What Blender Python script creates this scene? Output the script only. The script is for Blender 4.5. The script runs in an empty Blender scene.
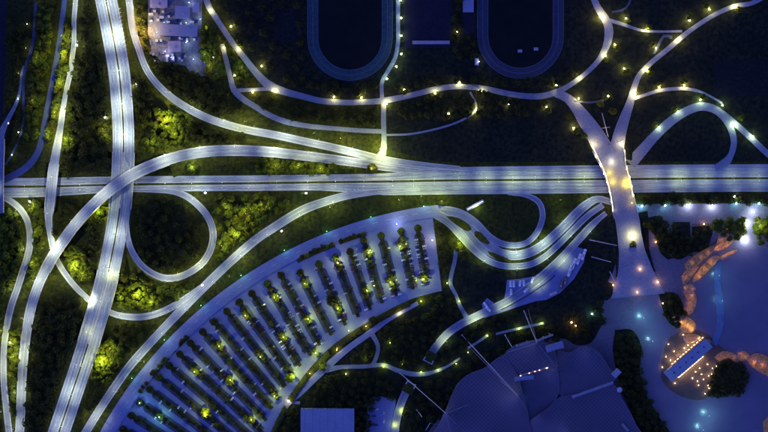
import bpy, bmesh, math, random
import numpy as np
from mathutils import Vector, Matrix
random.seed(7)
rng = np.random.default_rng(7)
PI = math.pi
sc = bpy.context.scene
C = sc.collection
# ------------------------------------------------------------------ camera: straight down from a high aircraft
S = 1.1          # metres per map unit (one unit = one pixel of the 768 x 432 photograph)
H = 1500.0       # camera height
def P(px, py, z=0.0):
    k = S*(H-z)/H
    return Vector(((px-384)*k, (216-py)*k, z))
cam_d = bpy.data.cameras.new('camera'); cam = bpy.data.objects.new('camera', cam_d); C.objects.link(cam)
cam.location = (0, 0, H); cam.rotation_euler = (0, 0, 0)
cam_d.sensor_fit = 'HORIZONTAL'; cam_d.angle = 2*math.atan(384*S/H); cam_d.clip_start = 10; cam_d.clip_end = 6000
sc.camera = cam
# ------------------------------------------------------------------ night sky
SKY = 0.15; SKY_TINT = (0.235, 0.30, 1.0, 1)
w = bpy.data.worlds.new('World'); sc.world = w; w.use_nodes = True
nt = w.node_tree; bg = nt.nodes['Background']
sky = nt.nodes.new('ShaderNodeTexSky'); sky.sky_type = 'NISHITA'; sky.sun_disc = False
sky.sun_elevation = math.radians(42); sky.sun_rotation = math.radians(250)
mul = nt.nodes.new('ShaderNodeMix'); mul.data_type = 'RGBA'; mul.blend_type = 'MULTIPLY'; mul.inputs[0].default_value = 1
mul.inputs[7].default_value = SKY_TINT
nt.links.new(sky.outputs[0], mul.inputs[6]); nt.links.new(mul.outputs[2], bg.inputs[0]); bg.inputs[1].default_value = SKY
sd = bpy.data.lights.new('moon', 'SUN'); sd.energy = 0.03; sd.angle = math.radians(4); sd.color = (.35, .45, 1)
so = bpy.data.objects.new('moon', sd); C.objects.link(so); so.rotation_euler = (math.radians(48), 0, math.radians(250))
sc.view_settings.view_transform = 'Standard'; sc.view_settings.look = 'None'
sc.view_settings.exposure = 0.6; sc.view_settings.gamma = 1
sc.render.engine = 'CYCLES'; sc.cycles.use_denoising = True
sc.cycles.max_bounces = 3; sc.cycles.diffuse_bounces = 2; sc.cycles.glossy_bounces = 1
sc.cycles.transmission_bounces = 2; sc.cycles.transparent_max_bounces = 4
sc.cycles.sample_clamp_indirect = 2.0; sc.cycles.sample_clamp_direct = 0
sc.cycles.use_adaptive_sampling = True; sc.cycles.adaptive_threshold = 0.02
try: sc.cycles.use_light_tree = True
except Exception: pass
# ------------------------------------------------------------------ materials
def mat(name, col, rough=.8, var=None, scale=.05, detail=4, var2=None, scale2=.5, bump=0, metal=0, spec=.3, objvar=0, transl=None):
    m = bpy.data.materials.new(name); m.use_nodes = True; t = m.node_tree; b = t.nodes['Principled BSDF']
    b.inputs['Roughness'].default_value = rough; b.inputs['Metallic'].default_value = metal
    b.inputs['Specular IOR Level'].default_value = spec
    out = None
    rgb = t.nodes.new('ShaderNodeRGB'); rgb.outputs[0].default_value = (*col, 1); out = rgb.outputs[0]
    geo = t.nodes.new('ShaderNodeNewGeometry')
    for v, s in ((var, scale), (var2, scale2)):
        if v is None: continue
        n = t.nodes.new('ShaderNodeTexNoise'); n.inputs['Scale'].default_value = s; n.inputs['Detail'].default_value = detail
        n.inputs['Roughness'].default_value = .65
        t.links.new(geo.outputs['Position'], n.inputs['Vector'])
        r = t.nodes.new('ShaderNodeMapRange'); r.inputs[1].default_value = .38; r.inputs[2].default_value = .62
        t.links.new(n.outputs['Fac'], r.inputs[0])
        mx = t.nodes.new('ShaderNodeMix'); mx.data_type = 'RGBA'
        t.links.new(r.outputs[0], mx.inputs[0]); t.links.new(out, mx.inputs[6]); mx.inputs[7].default_value = (*v, 1)
        out = mx.outputs[2]
    if objvar:
        oi = t.nodes.new('ShaderNodeObjectInfo'); hs = t.nodes.new('ShaderNodeHueSaturation')
        a = t.nodes.new('ShaderNodeMapRange'); a.inputs[3].default_value = .5-objvar*.1; a.inputs[4].default_value = .5+objvar*.06
        v_ = t.nodes.new('ShaderNodeMapRange'); v_.inputs[3].default_value = 1-objvar*.6; v_.inputs[4].default_value = 1+objvar*.6
        t.links.new(oi.outputs['Random'], a.inputs[0])
        mm = t.nodes.new('ShaderNodeMath'); mm.operation = 'FRACT'; m7 = t.nodes.new('ShaderNodeMath'); m7.operation = 'MULTIPLY'; m7.inputs[1].default_value = 7.31
        t.links.new(oi.outputs['Random'], m7.inputs[0]); t.links.new(m7.outputs[0], mm.inputs[0]); t.links.new(mm.outputs[0], v_.inputs[0])
        t.links.new(a.outputs[0], hs.inputs['Hue']); t.links.new(v_.outputs[0], hs.inputs['Value']); t.links.new(out, hs.inputs['Color'])
        out = hs.outputs[0]
    t.links.new(out, b.inputs['Base Color'])
    if bump:
        n = t.nodes.new('ShaderNodeTexNoise'); n.inputs['Scale'].default_value = bump; t.links.new(geo.outputs['Position'], n.inputs['Vector'])
        bp = t.nodes.new('ShaderNodeBump'); bp.inputs['Strength'].default_value = .4; bp.inputs['Distance'].default_value = .5
        t.links.new(n.outputs['Fac'], bp.inputs['Height']); t.links.new(bp.outputs[0], b.inputs['Normal'])
    if transl:
        tr = t.nodes.new('ShaderNodeBsdfTranslucent'); t.links.new(out, tr.inputs[0])
        ms = t.nodes.new('ShaderNodeMixShader'); ms.inputs[0].default_value = transl
        t.links.new(b.outputs[0], ms.inputs[1]); t.links.new(tr.outputs[0], ms.inputs[2])
        t.links.new(ms.outputs[0], t.nodes['Material Output'].inputs[0])
    return m
def road_mat(name, col, dark, light):
    """worn carriageway: streaks along the driving direction (uv: u metres across, v metres along) and patches"""
    m = mat(name, col, .85); t = m.node_tree; b = t.nodes['Principled BSDF']
    uv = t.nodes.new('ShaderNodeUVMap'); mp = t.nodes.new('ShaderNodeMapping'); mp.inputs['Scale'].default_value = (.55, .012, 1)
    n = t.nodes.new('ShaderNodeTexNoise'); n.inputs['Scale'].default_value = 1; n.inputs['Detail'].default_value = 5
    t.links.new(uv.outputs[0], mp.inputs[0]); t.links.new(mp.outputs[0], n.inputs['Vector'])
    geo = t.nodes.new('ShaderNodeNewGeometry'); n2 = t.nodes.new('ShaderNodeTexNoise'); n2.inputs['Scale'].default_value = .035; n2.inputs['Detail'].default_value = 3
    t.links.new(geo.outputs['Position'], n2.inputs['Vector'])
    n3 = t.nodes.new('ShaderNodeTexNoise'); n3.inputs['Scale'].default_value = .9; n3.inputs['Detail'].default_value = 3
    t.links.new(geo.outputs['Position'], n3.inputs['Vector'])
    r = t.nodes.new('ShaderNodeValToRGB'); r.color_ramp.elements[0].position = .3; r.color_ramp.elements[1].position = .7
    r.color_ramp.elements[0].color = (*dark, 1); r.color_ramp.elements[1].color = (*light, 1)
    e = r.color_ramp.elements.new(.5); e.color = (*col, 1)
    ad = t.nodes.new('ShaderNodeMath'); ad.operation = 'ADD'; ad2 = t.nodes.new('ShaderNodeMath'); ad2.operation = 'MULTIPLY_ADD'; ad2.inputs[1].default_value = .6; 
    ad3 = t.nodes.new('ShaderNodeMath'); ad3.operation = 'MULTIPLY_ADD'; ad3.inputs[1].default_value = .4
    t.links.new(n2.outputs['Fac'], ad2.inputs[0]); t.links.new(n.outputs['Fac'], ad2.inputs[2])
    t.links.new(n3.outputs['Fac'], ad3.inputs[0]); t.links.new(ad2.outputs[0], ad3.inputs[2])
    ad.inputs[1].default_value = -.5; t.links.new(ad3.outputs[0], ad.inputs[0])
    t.links.new(ad.outputs[0], r.inputs[0]); t.links.new(r.outputs[0], b.inputs['Base Color'])
    return m
def glow(name, col, strength):
    m = bpy.data.materials.new(name); m.use_nodes = True; t = m.node_tree; b = t.nodes['Principled BSDF']
    b.inputs['Base Color'].default_value = (.6, .6, .6, 1); b.inputs['Emission Color'].default_value = (*col, 1); b.inputs['Emission Strength'].default_value = strength
    m.cycles.emission_sampling = 'NONE'
    return m
M = dict(
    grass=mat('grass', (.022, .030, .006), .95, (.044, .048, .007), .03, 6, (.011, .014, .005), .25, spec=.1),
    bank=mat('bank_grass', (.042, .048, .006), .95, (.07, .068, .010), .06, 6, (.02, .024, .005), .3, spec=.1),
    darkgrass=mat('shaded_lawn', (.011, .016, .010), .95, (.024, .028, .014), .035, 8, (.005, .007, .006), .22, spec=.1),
    motorway=road_mat('motorway_concrete', (.19, .215, .26), (.11, .125, .17), (.28, .31, .34)),
    ramp=road_mat('ramp_concrete', (.175, .195, .25), (.11, .125, .18), (.25, .27, .31)),
    asphalt=road_mat('asphalt', (.14, .16, .24), (.09, .10, .17), (.20, .21, .29)),
    path=mat('path_asphalt', (.13, .16, .23), .85, (.10, .12, .18), .08, 5, (.17, .19, .26), .6),
    bluepath=mat('blue_asphalt', (.05, .07, .19), .85, (.035, .05, .15), .08, 5),  # darker copy of the path asphalt, unlit look put into its colour
    dimpath=mat('old_path_asphalt', (.05, .07, .12), .85, (.035, .045, .09), .08, 5),
    lot=mat('parking_asphalt', (.13, .15, .29), .85, (.105, .12, .25), .05, 5, (.15, .17, .31), .7),
    plaza=mat('plaza_paving', (.115, .11, .15), .8, (.09, .085, .12), .06, 5, (.14, .13, .165), .5),
    terrace=mat('terrace_paving', (.07, .055, .05), .85, (.045, .04, .04), .15, 5, (.10, .08, .07), .8),
    yard=mat('yard_concrete', (.12, .13, .16), .85, (.20, .20, .24), .12, 5, (.07, .08, .11), .5),
    track=mat('running_track', (.024, .030, .05), .85, (.018, .02, .042), .03, 6, (.03, .038, .06), .3),
    tealtrack=mat('teal_running_track', (.018, .046, .052), .85, (.012, .026, .038), .03, 6, (.024, .062, .066), .3),  # teal light on the left track put into its colour
    field=mat('playing_field', (.007, .010, .010), .95, (.010, .013, .011), .05, 4, spec=.05),
    faintcourt=mat('faint_court', (.011, .014, .015), .9, (.016, .019, .018), .05, 6, (.007, .009, .010), .3, spec=.1),
    court=mat('court_surface', (.013, .013, .024), .9, (.009, .010, .018), .06, 5, (.016, .015, .028), .4, spec=.1),
    water=mat('lake_water', (.12, .105, .155), .25, (.095, .088, .135), .02, 4, spec=.4, bump=.35),
    concrete=mat('barrier_concrete', (.40, .40, .40), .85, (.30, .30, .30), .3),
    pier=mat('pier_concrete', (.28, .28, .28), .9, (.2, .2, .2), .4),
    paint=mat('road_paint', (.55, .56, .58), .7, (.34, .35, .38), .6),
    dimpaint=mat('faded_line_paint', (.10, .12, .22), .8),
    metal=mat('galvanised_steel', (.35, .36, .38), .45, metal=.6),
    darkmetal=mat('dark_steel', (.05, .05, .06), .5, metal=.4),
    roof=mat('sheet_roof', (.19, .21, .30), .6, (.15, .17, .26), .1, 4, (.21, .23, .31), .8),
    palroof=mat('pale_roof', (.32, .30, .36), .7, (.24, .23, .3), .2),
    wall=mat('render_wall', (.30, .29, .28), .9, (.24, .24, .24), .3),
    glass=mat('dark_glass', (.02, .02, .03), .15, spec=.6),
    rubber=mat('tyre_rubber', (.02, .02, .02), .9),
    bark=mat('bark', (.06, .045, .03), .95, (.035, .03, .02), 2),
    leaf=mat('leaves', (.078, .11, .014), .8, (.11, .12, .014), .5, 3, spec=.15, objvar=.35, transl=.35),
    leafdark=mat('dark_leaves', (.036, .042, .012), .85, (.05, .05, .012), .4, 3, spec=.1, objvar=.3, transl=.25),  # unlit look of trees away from lamps put into the leaf colour
    bay=mat('bay_cobbles', (.032, .040, .075), .9, (.02, .026, .05), .2, 5, (.042, .05, .09), 1.2),  # shade beside the planting strips put into the bay colour
    island=mat('planting_bed', (.020, .022, .010), .95, (.03, .03, .012), .3),
    membrane=mat('acrylic_membrane', (.066, .058, .094), .5, (.052, .047, .078), .03, 4, spec=.4),
    canopy=mat('canopy_membrane', (.60, .33, .10), .6, (.12, .06, .03), .35, 2, (.75, .45, .16), 1.0, transl=.55),
    joint=mat('joint_profile', (.17, .155, .23), .5),
    shallow=mat('wet_causeway', (.10, .14, .24), .5, (.07, .10, .19), .12, 4),
    steelblue=mat('painted_steel', (.20, .22, .34), .5),
)
for nm, sc_ in (('plaza', .16), ('terrace', .3)):
    t = M[nm].node_tree; bs = t.nodes['Principled BSDF']; lk = bs.inputs['Base Color'].links[0].from_socket
    g = t.nodes.new('ShaderNodeNewGeometry'); bt = t.nodes.new('ShaderNodeTexBrick'); bt.inputs['Scale'].default_value = sc_; bt.inputs['Mortar Size'].default_value = .03
    bt.inputs['Color1'].default_value = (1, 1, 1, 1); bt.inputs['Color2'].default_value = (.86, .86, .88, 1); bt.inputs['Mortar'].default_value = (.62, .62, .64, 1)
    mm = t.nodes.new('ShaderNodeMix'); mm.data_type = 'RGBA'; mm.blend_type = 'MULTIPLY'; mm.inputs[0].default_value = 1
    t.links.new(g.outputs['Position'], bt.inputs['Vector']); t.links.new(lk, mm.inputs[6]); t.links.new(bt.outputs['Color'], mm.inputs[7]); t.links.new(mm.outputs[2], bs.inputs['Base Color'])
def car_mat(n, c): return mat('car_paint_'+n, c, .3, spec=.6)
CARS = {'white': (.75, .75, .75), 'silver': (.42, .43, .45), 'black': (.02, .02, .022), 'dark blue': (.02, .03, .10), 'red': (.16, .02, .02), 'grey': (.15, .15, .16), 'brown': (.12, .07, .04)}
CM = {k: car_mat(k.replace(' ', '_'), v) for k, v in CARS.items()}
# ------------------------------------------------------------------ object helpers
def link(o, parent=None, **props):
    C.objects.link(o)
    if parent is not None: o.parent = parent
    for k, v in props.items():
        if v: o[k] = v
    return o
def mesh(name, verts, faces, material, uvs=None, smooth=False, fmats=None):
    me = bpy.data.meshes.new(name); me.from_pydata([tuple(v) for v in verts], [], faces)
    for m in (material if isinstance(material, (list, tuple)) else [material]): me.materials.append(m)
    if fmats: me.polygons.foreach_set('material_index', fmats)
    if uvs is not None:
        l = me.uv_layers.new(name='UVMap'); li = np.empty(len(me.loops), dtype=np.int32); me.loops.foreach_get('vertex_index', li)
        l.data.foreach_set('uv', np.asarray(uvs, dtype=np.float32)[li].ravel())
    if smooth: me.polygons.foreach_set('use_smooth', [True]*len(me.polygons))
    me.update(); return me
def obj(name, me, parent=None, loc=None, rz=None, **props):
    o = bpy.data.objects.new(name, me)
    if loc is not None: o.location = loc
    if rz is not None: o.rotation_euler = (0, 0, rz)
    return link(o, parent, **props)
def empty(name, loc=(0, 0, 0), rz=0, **props):
    o = bpy.data.objects.new(name, None); o.location = loc; o.rotation_euler = (0, 0, rz)
    return link(o, None, **props)
def struct(name, me, **p): return obj(name, me, kind='structure', **p)
class MB:
    """collects simple solids into one mesh"""
    def __init__(s): s.v = []; s.f = []; s.m = []
    def add(s, v, f, mi=0):
        b = len(s.v); s.v += [tuple(x) for x in v]; s.f += [tuple(i+b for i in q) for q in f]; s.m += [mi]*len(f)
    def box(s, x0, x1, y0, y1, z0, z1, mi=0, top=1.0, tx=0):
        cx, cy = (x0+x1)/2+tx, (y0+y1)/2; hx, hy = (x1-x0)/2*top, (y1-y0)/2*top
        s.add([(x0, y0, z0), (x1, y0, z0), (x1, y1, z0), (x0, y1, z0), (cx-hx, cy-hy, z1), (cx+hx, cy-hy, z1), (cx+hx, cy+hy, z1), (cx-hx, cy+hy, z1)],
              [(3, 2, 1, 0), (4, 5, 6, 7), (0, 1, 5, 4), (1, 2, 6, 5), (2, 3, 7, 6), (3, 0, 4, 7)], mi)
    def tube(s, a, b, r0, r1=None, n=6, mi=0):
        a, b = Vector(a), Vector(b); r1 = r0 if r1 is None else r1
        d = (b-a).normalized(); u = d.orthogonal().normalized(); w_ = d.cross(u)
        v = [a+(u*math.cos(t)+w_*math.sin(t))*r0 for t in [2*PI*i/n for i in range(n)]]+[b+(u*math.cos(t)+w_*math.sin(t))*r1 for t in [2*PI*i/n for i in range(n)]]
        s.add(v, [(i, (i+1) % n, n+(i+1) % n, n+i) for i in range(n)]+[tuple(range(n))[::-1], tuple(range(n, 2*n))], mi)
    def ball(s, c, r, n=10, k=6, sz=1.0, mi=0):
        c = Vector(c); v = [c+Vector((0, 0, -r*sz))]
        for j in range(1, k):
            p = -PI/2+PI*j/k
            v += [c+Vector((r*math.cos(p)*math.cos(2*PI*i/n), r*math.cos(p)*math.sin(2*PI*i/n), r*sz*math.sin(p))) for i in range(n)]
        v.append(c+Vector((0, 0, r*sz))); f = [(0, 1+(i+1) % n, 1+i) for i in range(n)]
        for j in range(k-2):
            a = 1+j*n; f += [(a+i, a+(i+1) % n, a+n+(i+1) % n, a+n+i) for i in range(n)]
        a = 1+(k-2)*n; f += [(a+i, a+(i+1) % n, len(v)-1) for i in range(n)]
        s.add(v, f, mi)
    def mesh(s, name, material, smooth=False): return mesh(name, s.v, s.f, material, smooth=smooth, fmats=s.m)
ONES = 'zeroth first second third fourth fifth sixth seventh eighth ninth tenth eleventh twelfth thirteenth fourteenth fifteenth sixteenth seventeenth eighteenth nineteenth'.split()
TENS = {2: ('twentieth', 'twenty'), 3: ('thirtieth', 'thirty'), 4: ('fortieth', 'forty'), 5: ('fiftieth', 'fifty'), 6: ('sixtieth', 'sixty'), 7: ('seventieth', 'seventy'), 8: ('eightieth', 'eighty'), 9: ('ninetieth', 'ninety')}
def ordinal(n):
    if n < 20: return ONES[n]
    t, u = divmod(n, 10)
    return TENS[t][0] if u == 0 else TENS[t][1]+'-'+ONES[u]
# ------------------------------------------------------------------ ribbons
OCC = np.zeros((520, 860), dtype=np.uint8)     # where carriageways and hard ground lie (map units, offset 44)
YY, XX = np.mgrid[0:520, 0:860]; XX = XX-44; YY = YY-44
def occ_disc(x, y, r):
    a, b = max(0, int(x-r+44)), min(860, int(x+r+46)); c, d = max(0, int(y-r+44)), min(520, int(y+r+46))
    if a < b and c < d: OCC[c:d, a:b] |= ((XX[c:d, a:b]-x)**2+(YY[c:d, a:b]-y)**2 <= r*r).astype(np.uint8)
def in_poly(x, y, poly):
    c = False; j = len(poly)-1
    for i in range(len(poly)):
        xi, yi = poly[i]; xj, yj = poly[j]
        if (yi > y) != (yj > y) and x < (xj-xi)*(y-yi)/(yj-yi)+xi: c = not c
        j = i
    return c
def occ_poly(poly):
    m = np.zeros(OCC.shape, bool); j = len(poly)-1
    for i in range(len(poly)):
        xi, yi = poly[i]; xj, yj = poly[j]
        if yi != yj: m ^= ((yi > YY) != (yj > YY)) & (XX < (xj-xi)*(YY-yi)/(yj-yi)+xi)
        j = i
    OCC[m] = 1
def free(x, y, r):
    a, b = max(0, int(x-r+44)), min(860, int(x+r+45)); c, d = max(0, int(y-r+44)), min(520, int(y+r+45))
    return not OCC[c:d, a:b].any()
def smooth(pts, step=4.0):
    p = np.array(pts, float); out = []
    for i in range(len(p)-1):
        p0 = p[i-1] if i else 2*p[0]-p[1]; p1, p2 = p[i], p[i+1]; p3 = p[i+2] if i+2 < len(p) else 2*p[-1]-p[-2]
        n = max(1, int(np.hypot(*(p2-p1)[:2])/step))
        for k in range(n):
            t = k/n
            q = .5*((2*p1)+(-p0+p2)*t+(2*p0-5*p1+4*p2-p3)*t*t+(-p0+3*p1-3*p2+p3)*t**3)
            q[2:] = p1[2:]*(1-t)+p2[2:]*t
            out.append(q)
    out.append(p[-1]); return np.array(out)
def frames(s):
    t = np.gradient(s[:, :2], axis=0); t /= np.maximum(1e-6, np.hypot(t[:, 0], t[:, 1]))[:, None]
    n = np.stack([-t[:, 1], t[:, 0]], 1)            # right-hand side of travel in map space (y down)
    l = np.concatenate([[0], np.cumsum(np.hypot(*np.diff(s[:, :2], axis=0).T))])*S
    return t, n, l
def strip(s, o0, o1, z0=0.0, z1=None, thick=0.0, name='strip', m=None, lift=0.0):
    """sheet (or slab when thick) between the lateral offsets o0 < o1 (map units; arrays allowed)"""
    t, n, l = frames(s); N = len(s); v = []; uv = []
    o0 = np.broadcast_to(o0, N); o1 = np.broadcast_to(o1, N)
    for i in range(N):
        for o in (o0[i], o1[i]):
            v.append(P(*(s[i, :2]+n[i]*o), s[i, 3]+lift)); uv.append((o*S, l[i]))
    f = [(2*i, 2*i+2, 2*i+3, 2*i+1) for i in range(N-1)]
    if thick:
        b = 2*N; v += [x-Vector((0, 0, thick)) for x in v[:b]]; uv += uv[:b]
        f += [(b+2*i+1, b+2*i+3, b+2*i+2, b+2*i) for i in range(N-1)]
        f += [(2*i, b+2*i, b+2*i+2, 2*i+2) for i in range(N-1)]+[(2*i+3, b+2*i+3, b+2*i+1, 2*i+1) for i in range(N-1)]
        f += [(1, b+1, b, 0), (2*N-2, b+2*N-2, b+2*N-1, 2*N-1)]
    # make the faces look up
    if f and (v[f[0][1]]-v[f[0][0]]).cross(v[f[0][2]]-v[f[0][0]]).z < 0: f = [q[::-1] for q in f]
    return mesh(name, v, f, m, uv)
def dashes(s, offs, m, on=6.0, gap=9.0, wid=.24, lift=.02, name='lane_dashes'):
    t, n, l = frames(s); v = []; f = []
    def at(d): 
        i = min(len(l)-2, max(0, int(np.searchsorted(l, d)-1))); k = (d-l[i])/max(1e-6, l[i+1]-l[i])
        return s[i]*(1-k)+s[i+1]*k, n[i]*(1-k)+n[i+1]*k
    for o in offs:
        d = 3.0
        while d+on < l[-1]:
            b = len(v)
            for q in (d, d+on):
                c, nn = at(q)
                for e in (-wid/2/S, wid/2/S): v.append(P(*(c[:2]+nn*(o+e)), c[3]+lift))
            f.append((b, b+2, b+3, b+1)); d += on+gap
    if f and (v[f[0][1]]-v[f[0][0]]).cross(v[f[0][2]]-v[f[0][0]]).z < 0: f = [q[::-1] for q in f]
    return mesh(name, v, f, m)
ROADS = {}
LAYER = [0]
def road(key, pts, m, name='road', label=None, cat=None, edge=True, lanes=(), kerb=.15, marks='paint', step=4.0, thick=None, occ=True, parts=True, bank='bank'):
    """pts: (x, y, width[, z[, bridge]]). z is the deck height; bridge > .5 stands free on piers, else a grass bank carries it"""
    LAYER[0] += 1; lay = .012*LAYER[0]
    s = smooth([tuple(p)+(0, 0)[len(p)-3:] if len(p) < 5 else p for p in pts], step)
    s[:, 3] += .10+lay
    ROADS[key] = s
    hw = s[:, 2]/2; elev = s[:, 3].max() > 1.2
    if occ:
        for q in s: occ_disc(q[0], q[1], q[2]/2+.3)
    props = dict(kind='structure') if not cat else dict(label=label, category=cat)
    if not elev:
        r = obj(name, strip(s, -hw, hw, thick=.3, name=name, m=m), **props)
    else:
        r = empty(name, P(*s[len(s)//2, :2], 0), **props)
        off = -r.location
        def child(nm, me): me.transform(Matrix.Translation(off)); return obj(nm, me, r)
        child('deck', strip(s, -hw, hw, thick=1.1, name='deck', m=m))
    def part(nm, me, **p):
        if elev: me.transform(Matrix.Translation(-r.location))
        return obj(nm, me, r, **p)
    if parts and edge:
        for sg in (-1, 1):
            a, b = sorted((sg*(hw-.95/S), sg*(hw-.65/S)), key=lambda q: q.mean())
            part('edge_line', strip(s, a, b, name='edge_line', m=M[marks], lift=.02))
    if parts and lanes:
        part('lane_dashes', dashes(s, lanes, M[marks]), kind='stuff')
    if elev:
        hi = s[:, 3] > 1.5
        runs = []; i = 0
        while i < len(s):                                   # banks and barriers by stretch
            if hi[i]:
                j = i
                while j+1 < len(s) and hi[j+1] and (s[j+1, 4] > .5) == (s[i, 4] > .5): j += 1
                j2 = min(len(s)-1, j+1)
                if j2 > i: runs.append((i, j2, s[i, 4] > .5))
                i = j+1
            else: i += 1
        for i, j, br in runs:
            q = s[i:j+1]
            for sg in (-1, 1):
                if br:
                    part('parapet', strip(q, *(sorted((sg*(q[:, 2]/2-.0), sg*(q[:, 2]/2+.45)), key=lambda a: a.mean())), thick=1.9, name='parapet', m=M['concrete'], lift=.85))
                else:
                    part('guard_rail', strip(q, *(sorted((sg*(q[:, 2]/2-.30), sg*(q[:, 2]/2-.08)), key=lambda a: a.mean())), thick=.35, name='guard_rail', m=M['metal'], lift=.75))
            if not br:
                t, n, l = frames(s)
                for sg in (-1, 1):
                    v = []
                    for k in range(i, j+1):
                        c = s[k, :2]; e = s[k, 2]/2
                        v.append(P(*(c+n[k]*sg*(e-.05)), s[k, 3]-.12)); v.append(P(*(c+n[k]*sg*(e+max(.4, s[k, 3]*1.5/S))), -.15))
                    f = [(2*k, 2*k+2, 2*k+3, 2*k+1) for k in range(j-i)]
                    if (v[f[0][1]]-v[f[0][0]]).cross(v[f[0][2]]-v[f[0][0]]).z < 0: f = [x[::-1] for x in f]
                    part('embankment', mesh('embankment', v, f, M[bank]))
    r['_key'] = key
    return r
def piers():
    for r in [o for o in C.objects if '_key' in o.keys()]:
        key = r['_key']; del r['_key']
        if r.type != 'EMPTY': continue
        s = ROADS[key]; t, n, l = frames(s); last = -99
        for i in range(len(s)):
            if s[i, 4] < .5 or s[i, 3] < 3 or l[i]-last < 22: continue
            bad = False
            for k2, s2 in ROADS.items():
                if k2 == key: continue
                d = np.hypot(s2[:, 0]-s[i, 0], s2[:, 1]-s[i, 1])-s2[:, 2]/2
                if (d < 1.6).any(): bad = True; break
            if bad: continue
            last = l[i]; b = MB(); c = s[i, :2]; hw = s[i, 2]/2
            for o in (-hw*.5, hw*.5):
                p = P(*(c+n[i]*o), 0); b.tube((p.x, p.y, -.2), (p.x, p.y, s[i, 3]-1.9), .8, n=8)
            a = P(*(c-n[i]*hw*.85), 0); e = P(*(c+n[i]*hw*.85), 0)
            b.tube((a.x, a.y, s[i, 3]-1.6), (e.x, e.y, s[i, 3]-1.6), .55, n=4)
            me = b.mesh('pier', M['pier']); me.transform(Matrix.Translation(-r.location)); obj('pier', me, r)
def sheet(name, poly, z, m, thick=.25, occ=True, smooth_n=0, **p):
    if smooth_n:
        q = smooth([(x, y, 1) for x, y in poly+poly[:1]], smooth_n)[:-1]; poly = [(a[0], a[1]) for a in q]
    if occ: occ_poly(poly)
    n = len(poly); v = [P(x, y, z) for x, y in poly]+[P(x, y, z)-Vector((0, 0, thick)) for x, y in poly]
    ar = sum(v[i].x*v[(i+1) % n].y-v[(i+1) % n].x*v[i].y for i in range(n))
    top = list(range(n)) if ar > 0 else list(range(n))[::-1]
    f = [tuple(top)]+[(top[i], top[i]+n, top[(i+1) % n]+n, top[(i+1) % n]) for i in range(n)]
    if 'kind' not in p and 'category' not in p and 'parent' not in p: p['kind'] = 'structure'
    return obj(name, mesh(name, v, f, m), **p)
# ------------------------------------------------------------------ ground
gv = []; gf = []; NX, NY = 45, 30
for j in range(NY+1):
    for i in range(NX+1): gv.append((-2200+4400*i/NX, -1600+3200*j/NY, 0))
gf = [(j*(NX+1)+i, j*(NX+1)+i+1, (j+1)*(NX+1)+i+1, (j+1)*(NX+1)+i) for j in range(NY) for i in range(NX)]
struct('ground', mesh('ground', gv, gf, M['grass']))
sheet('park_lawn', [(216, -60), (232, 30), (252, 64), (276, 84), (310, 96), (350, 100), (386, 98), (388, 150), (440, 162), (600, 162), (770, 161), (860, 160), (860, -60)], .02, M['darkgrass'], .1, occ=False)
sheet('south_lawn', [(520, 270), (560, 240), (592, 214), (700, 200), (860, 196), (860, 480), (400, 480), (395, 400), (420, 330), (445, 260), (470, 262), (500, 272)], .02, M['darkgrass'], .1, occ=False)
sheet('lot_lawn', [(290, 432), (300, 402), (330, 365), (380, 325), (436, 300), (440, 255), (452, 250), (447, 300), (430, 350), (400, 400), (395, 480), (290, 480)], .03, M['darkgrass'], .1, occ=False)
# ------------------------------------------------------------------ motorways and ramps
# east-west motorway: one ribbon per carriageway with a planted median between
EWm = [(-40, 187), (0, 186.7), (40, 186.5), (128, 184.5), (256, 183.3), (320, 182.3), (384, 181.5), (450, 180.5), (512, 180), (600, 179.2), (700, 178.5), (810, 178)]
def side(pts, o0, o1, zz=None):
    """carriageway between perpendicular offsets from a centreline (per-point pairs)"""
    p = np.array([q[:2] for q in pts], float); t = np.gradient(p, axis=0); t /= np.hypot(*t.T)[:, None]; n = np.stack([-t[:, 1], t[:, 0]], 1)
    out = []
    for i in range(len(p)):
        a = o0[i] if hasattr(o0, '__len__') else o0; b = o1[i] if hasattr(o1, '__len__') else o1
        c = p[i]+n[i]*(a+b)/2; out.append((c[0], c[1], abs(b-a))+tuple(pts[i][2:]))
    return out
ew_n = side(EWm, [-8.8, -8.8, -8.6, -8.2, -8, -7.8, -8.2, -13, -13.8, -13.9, -14, -14], [-.9]*12)
ew_s = side(EWm, [.9]*12, [10.8, 10.8, 10.6, 7.4, 7.6, 8.2, 13.6, 14, 14, 13.9, 13.6, 13.4])
road('ewn', ew_n, M['motorway'], 'westbound_motorway', lanes=(-1.5, 1.8))
road('ews', ew_s, M['motorway'], 'eastbound_motorway', lanes=(-1.6, 1.6))
sheet('motorway_median', [(q[0], q[1]-1.0) for q in EWm]+[(q[0], q[1]+1.0) for q in EWm[::-1]], .22, M['bank'], .3)
NSm = [(98, -42), (106, 0), (113, 36), (119, 72), (122, 105), (123.5, 135), (123, 165), (121, 195), (118.5, 218), (112.5, 252), (104.5, 288), (94, 324), (83, 360), (71, 396), (59, 432), (45, 474)]
nz = [7]*16; nb = [0, 0, 0, 0, 0, 0, 1, 1, 0, 0, 1, 1, 0, 0, 0, 0]
NS = [(x, y, nz[i], nb[i]) for i, (x, y) in enumerate(NSm)]
# (offsets are positive to the right of travel: travelling south, positive is west)
road('nsw', side(NS, [.7]*16, [10.8]*16), M['motorway'], 'motorway_flyover', 'western carriageway of the pale motorway that crosses over the east-west motorway', 'motorway', lanes=(-1.7, 1.7))
road('nse', side(NS, [-10.8]*16, [-.7]*16), M['motorway'], 'motorway_flyover', 'eastern carriageway of the pale motorway that crosses over the east-west motorway', 'motorway', lanes=(-1.7, 1.7))
nsm = smooth([(q[0], q[1], 1.6, 7.16, 0) for q in NS])
obj('median_strip', strip(nsm, -.72, .72, thick=.5, name='median_strip', m=M['bank']), kind='structure')
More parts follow.
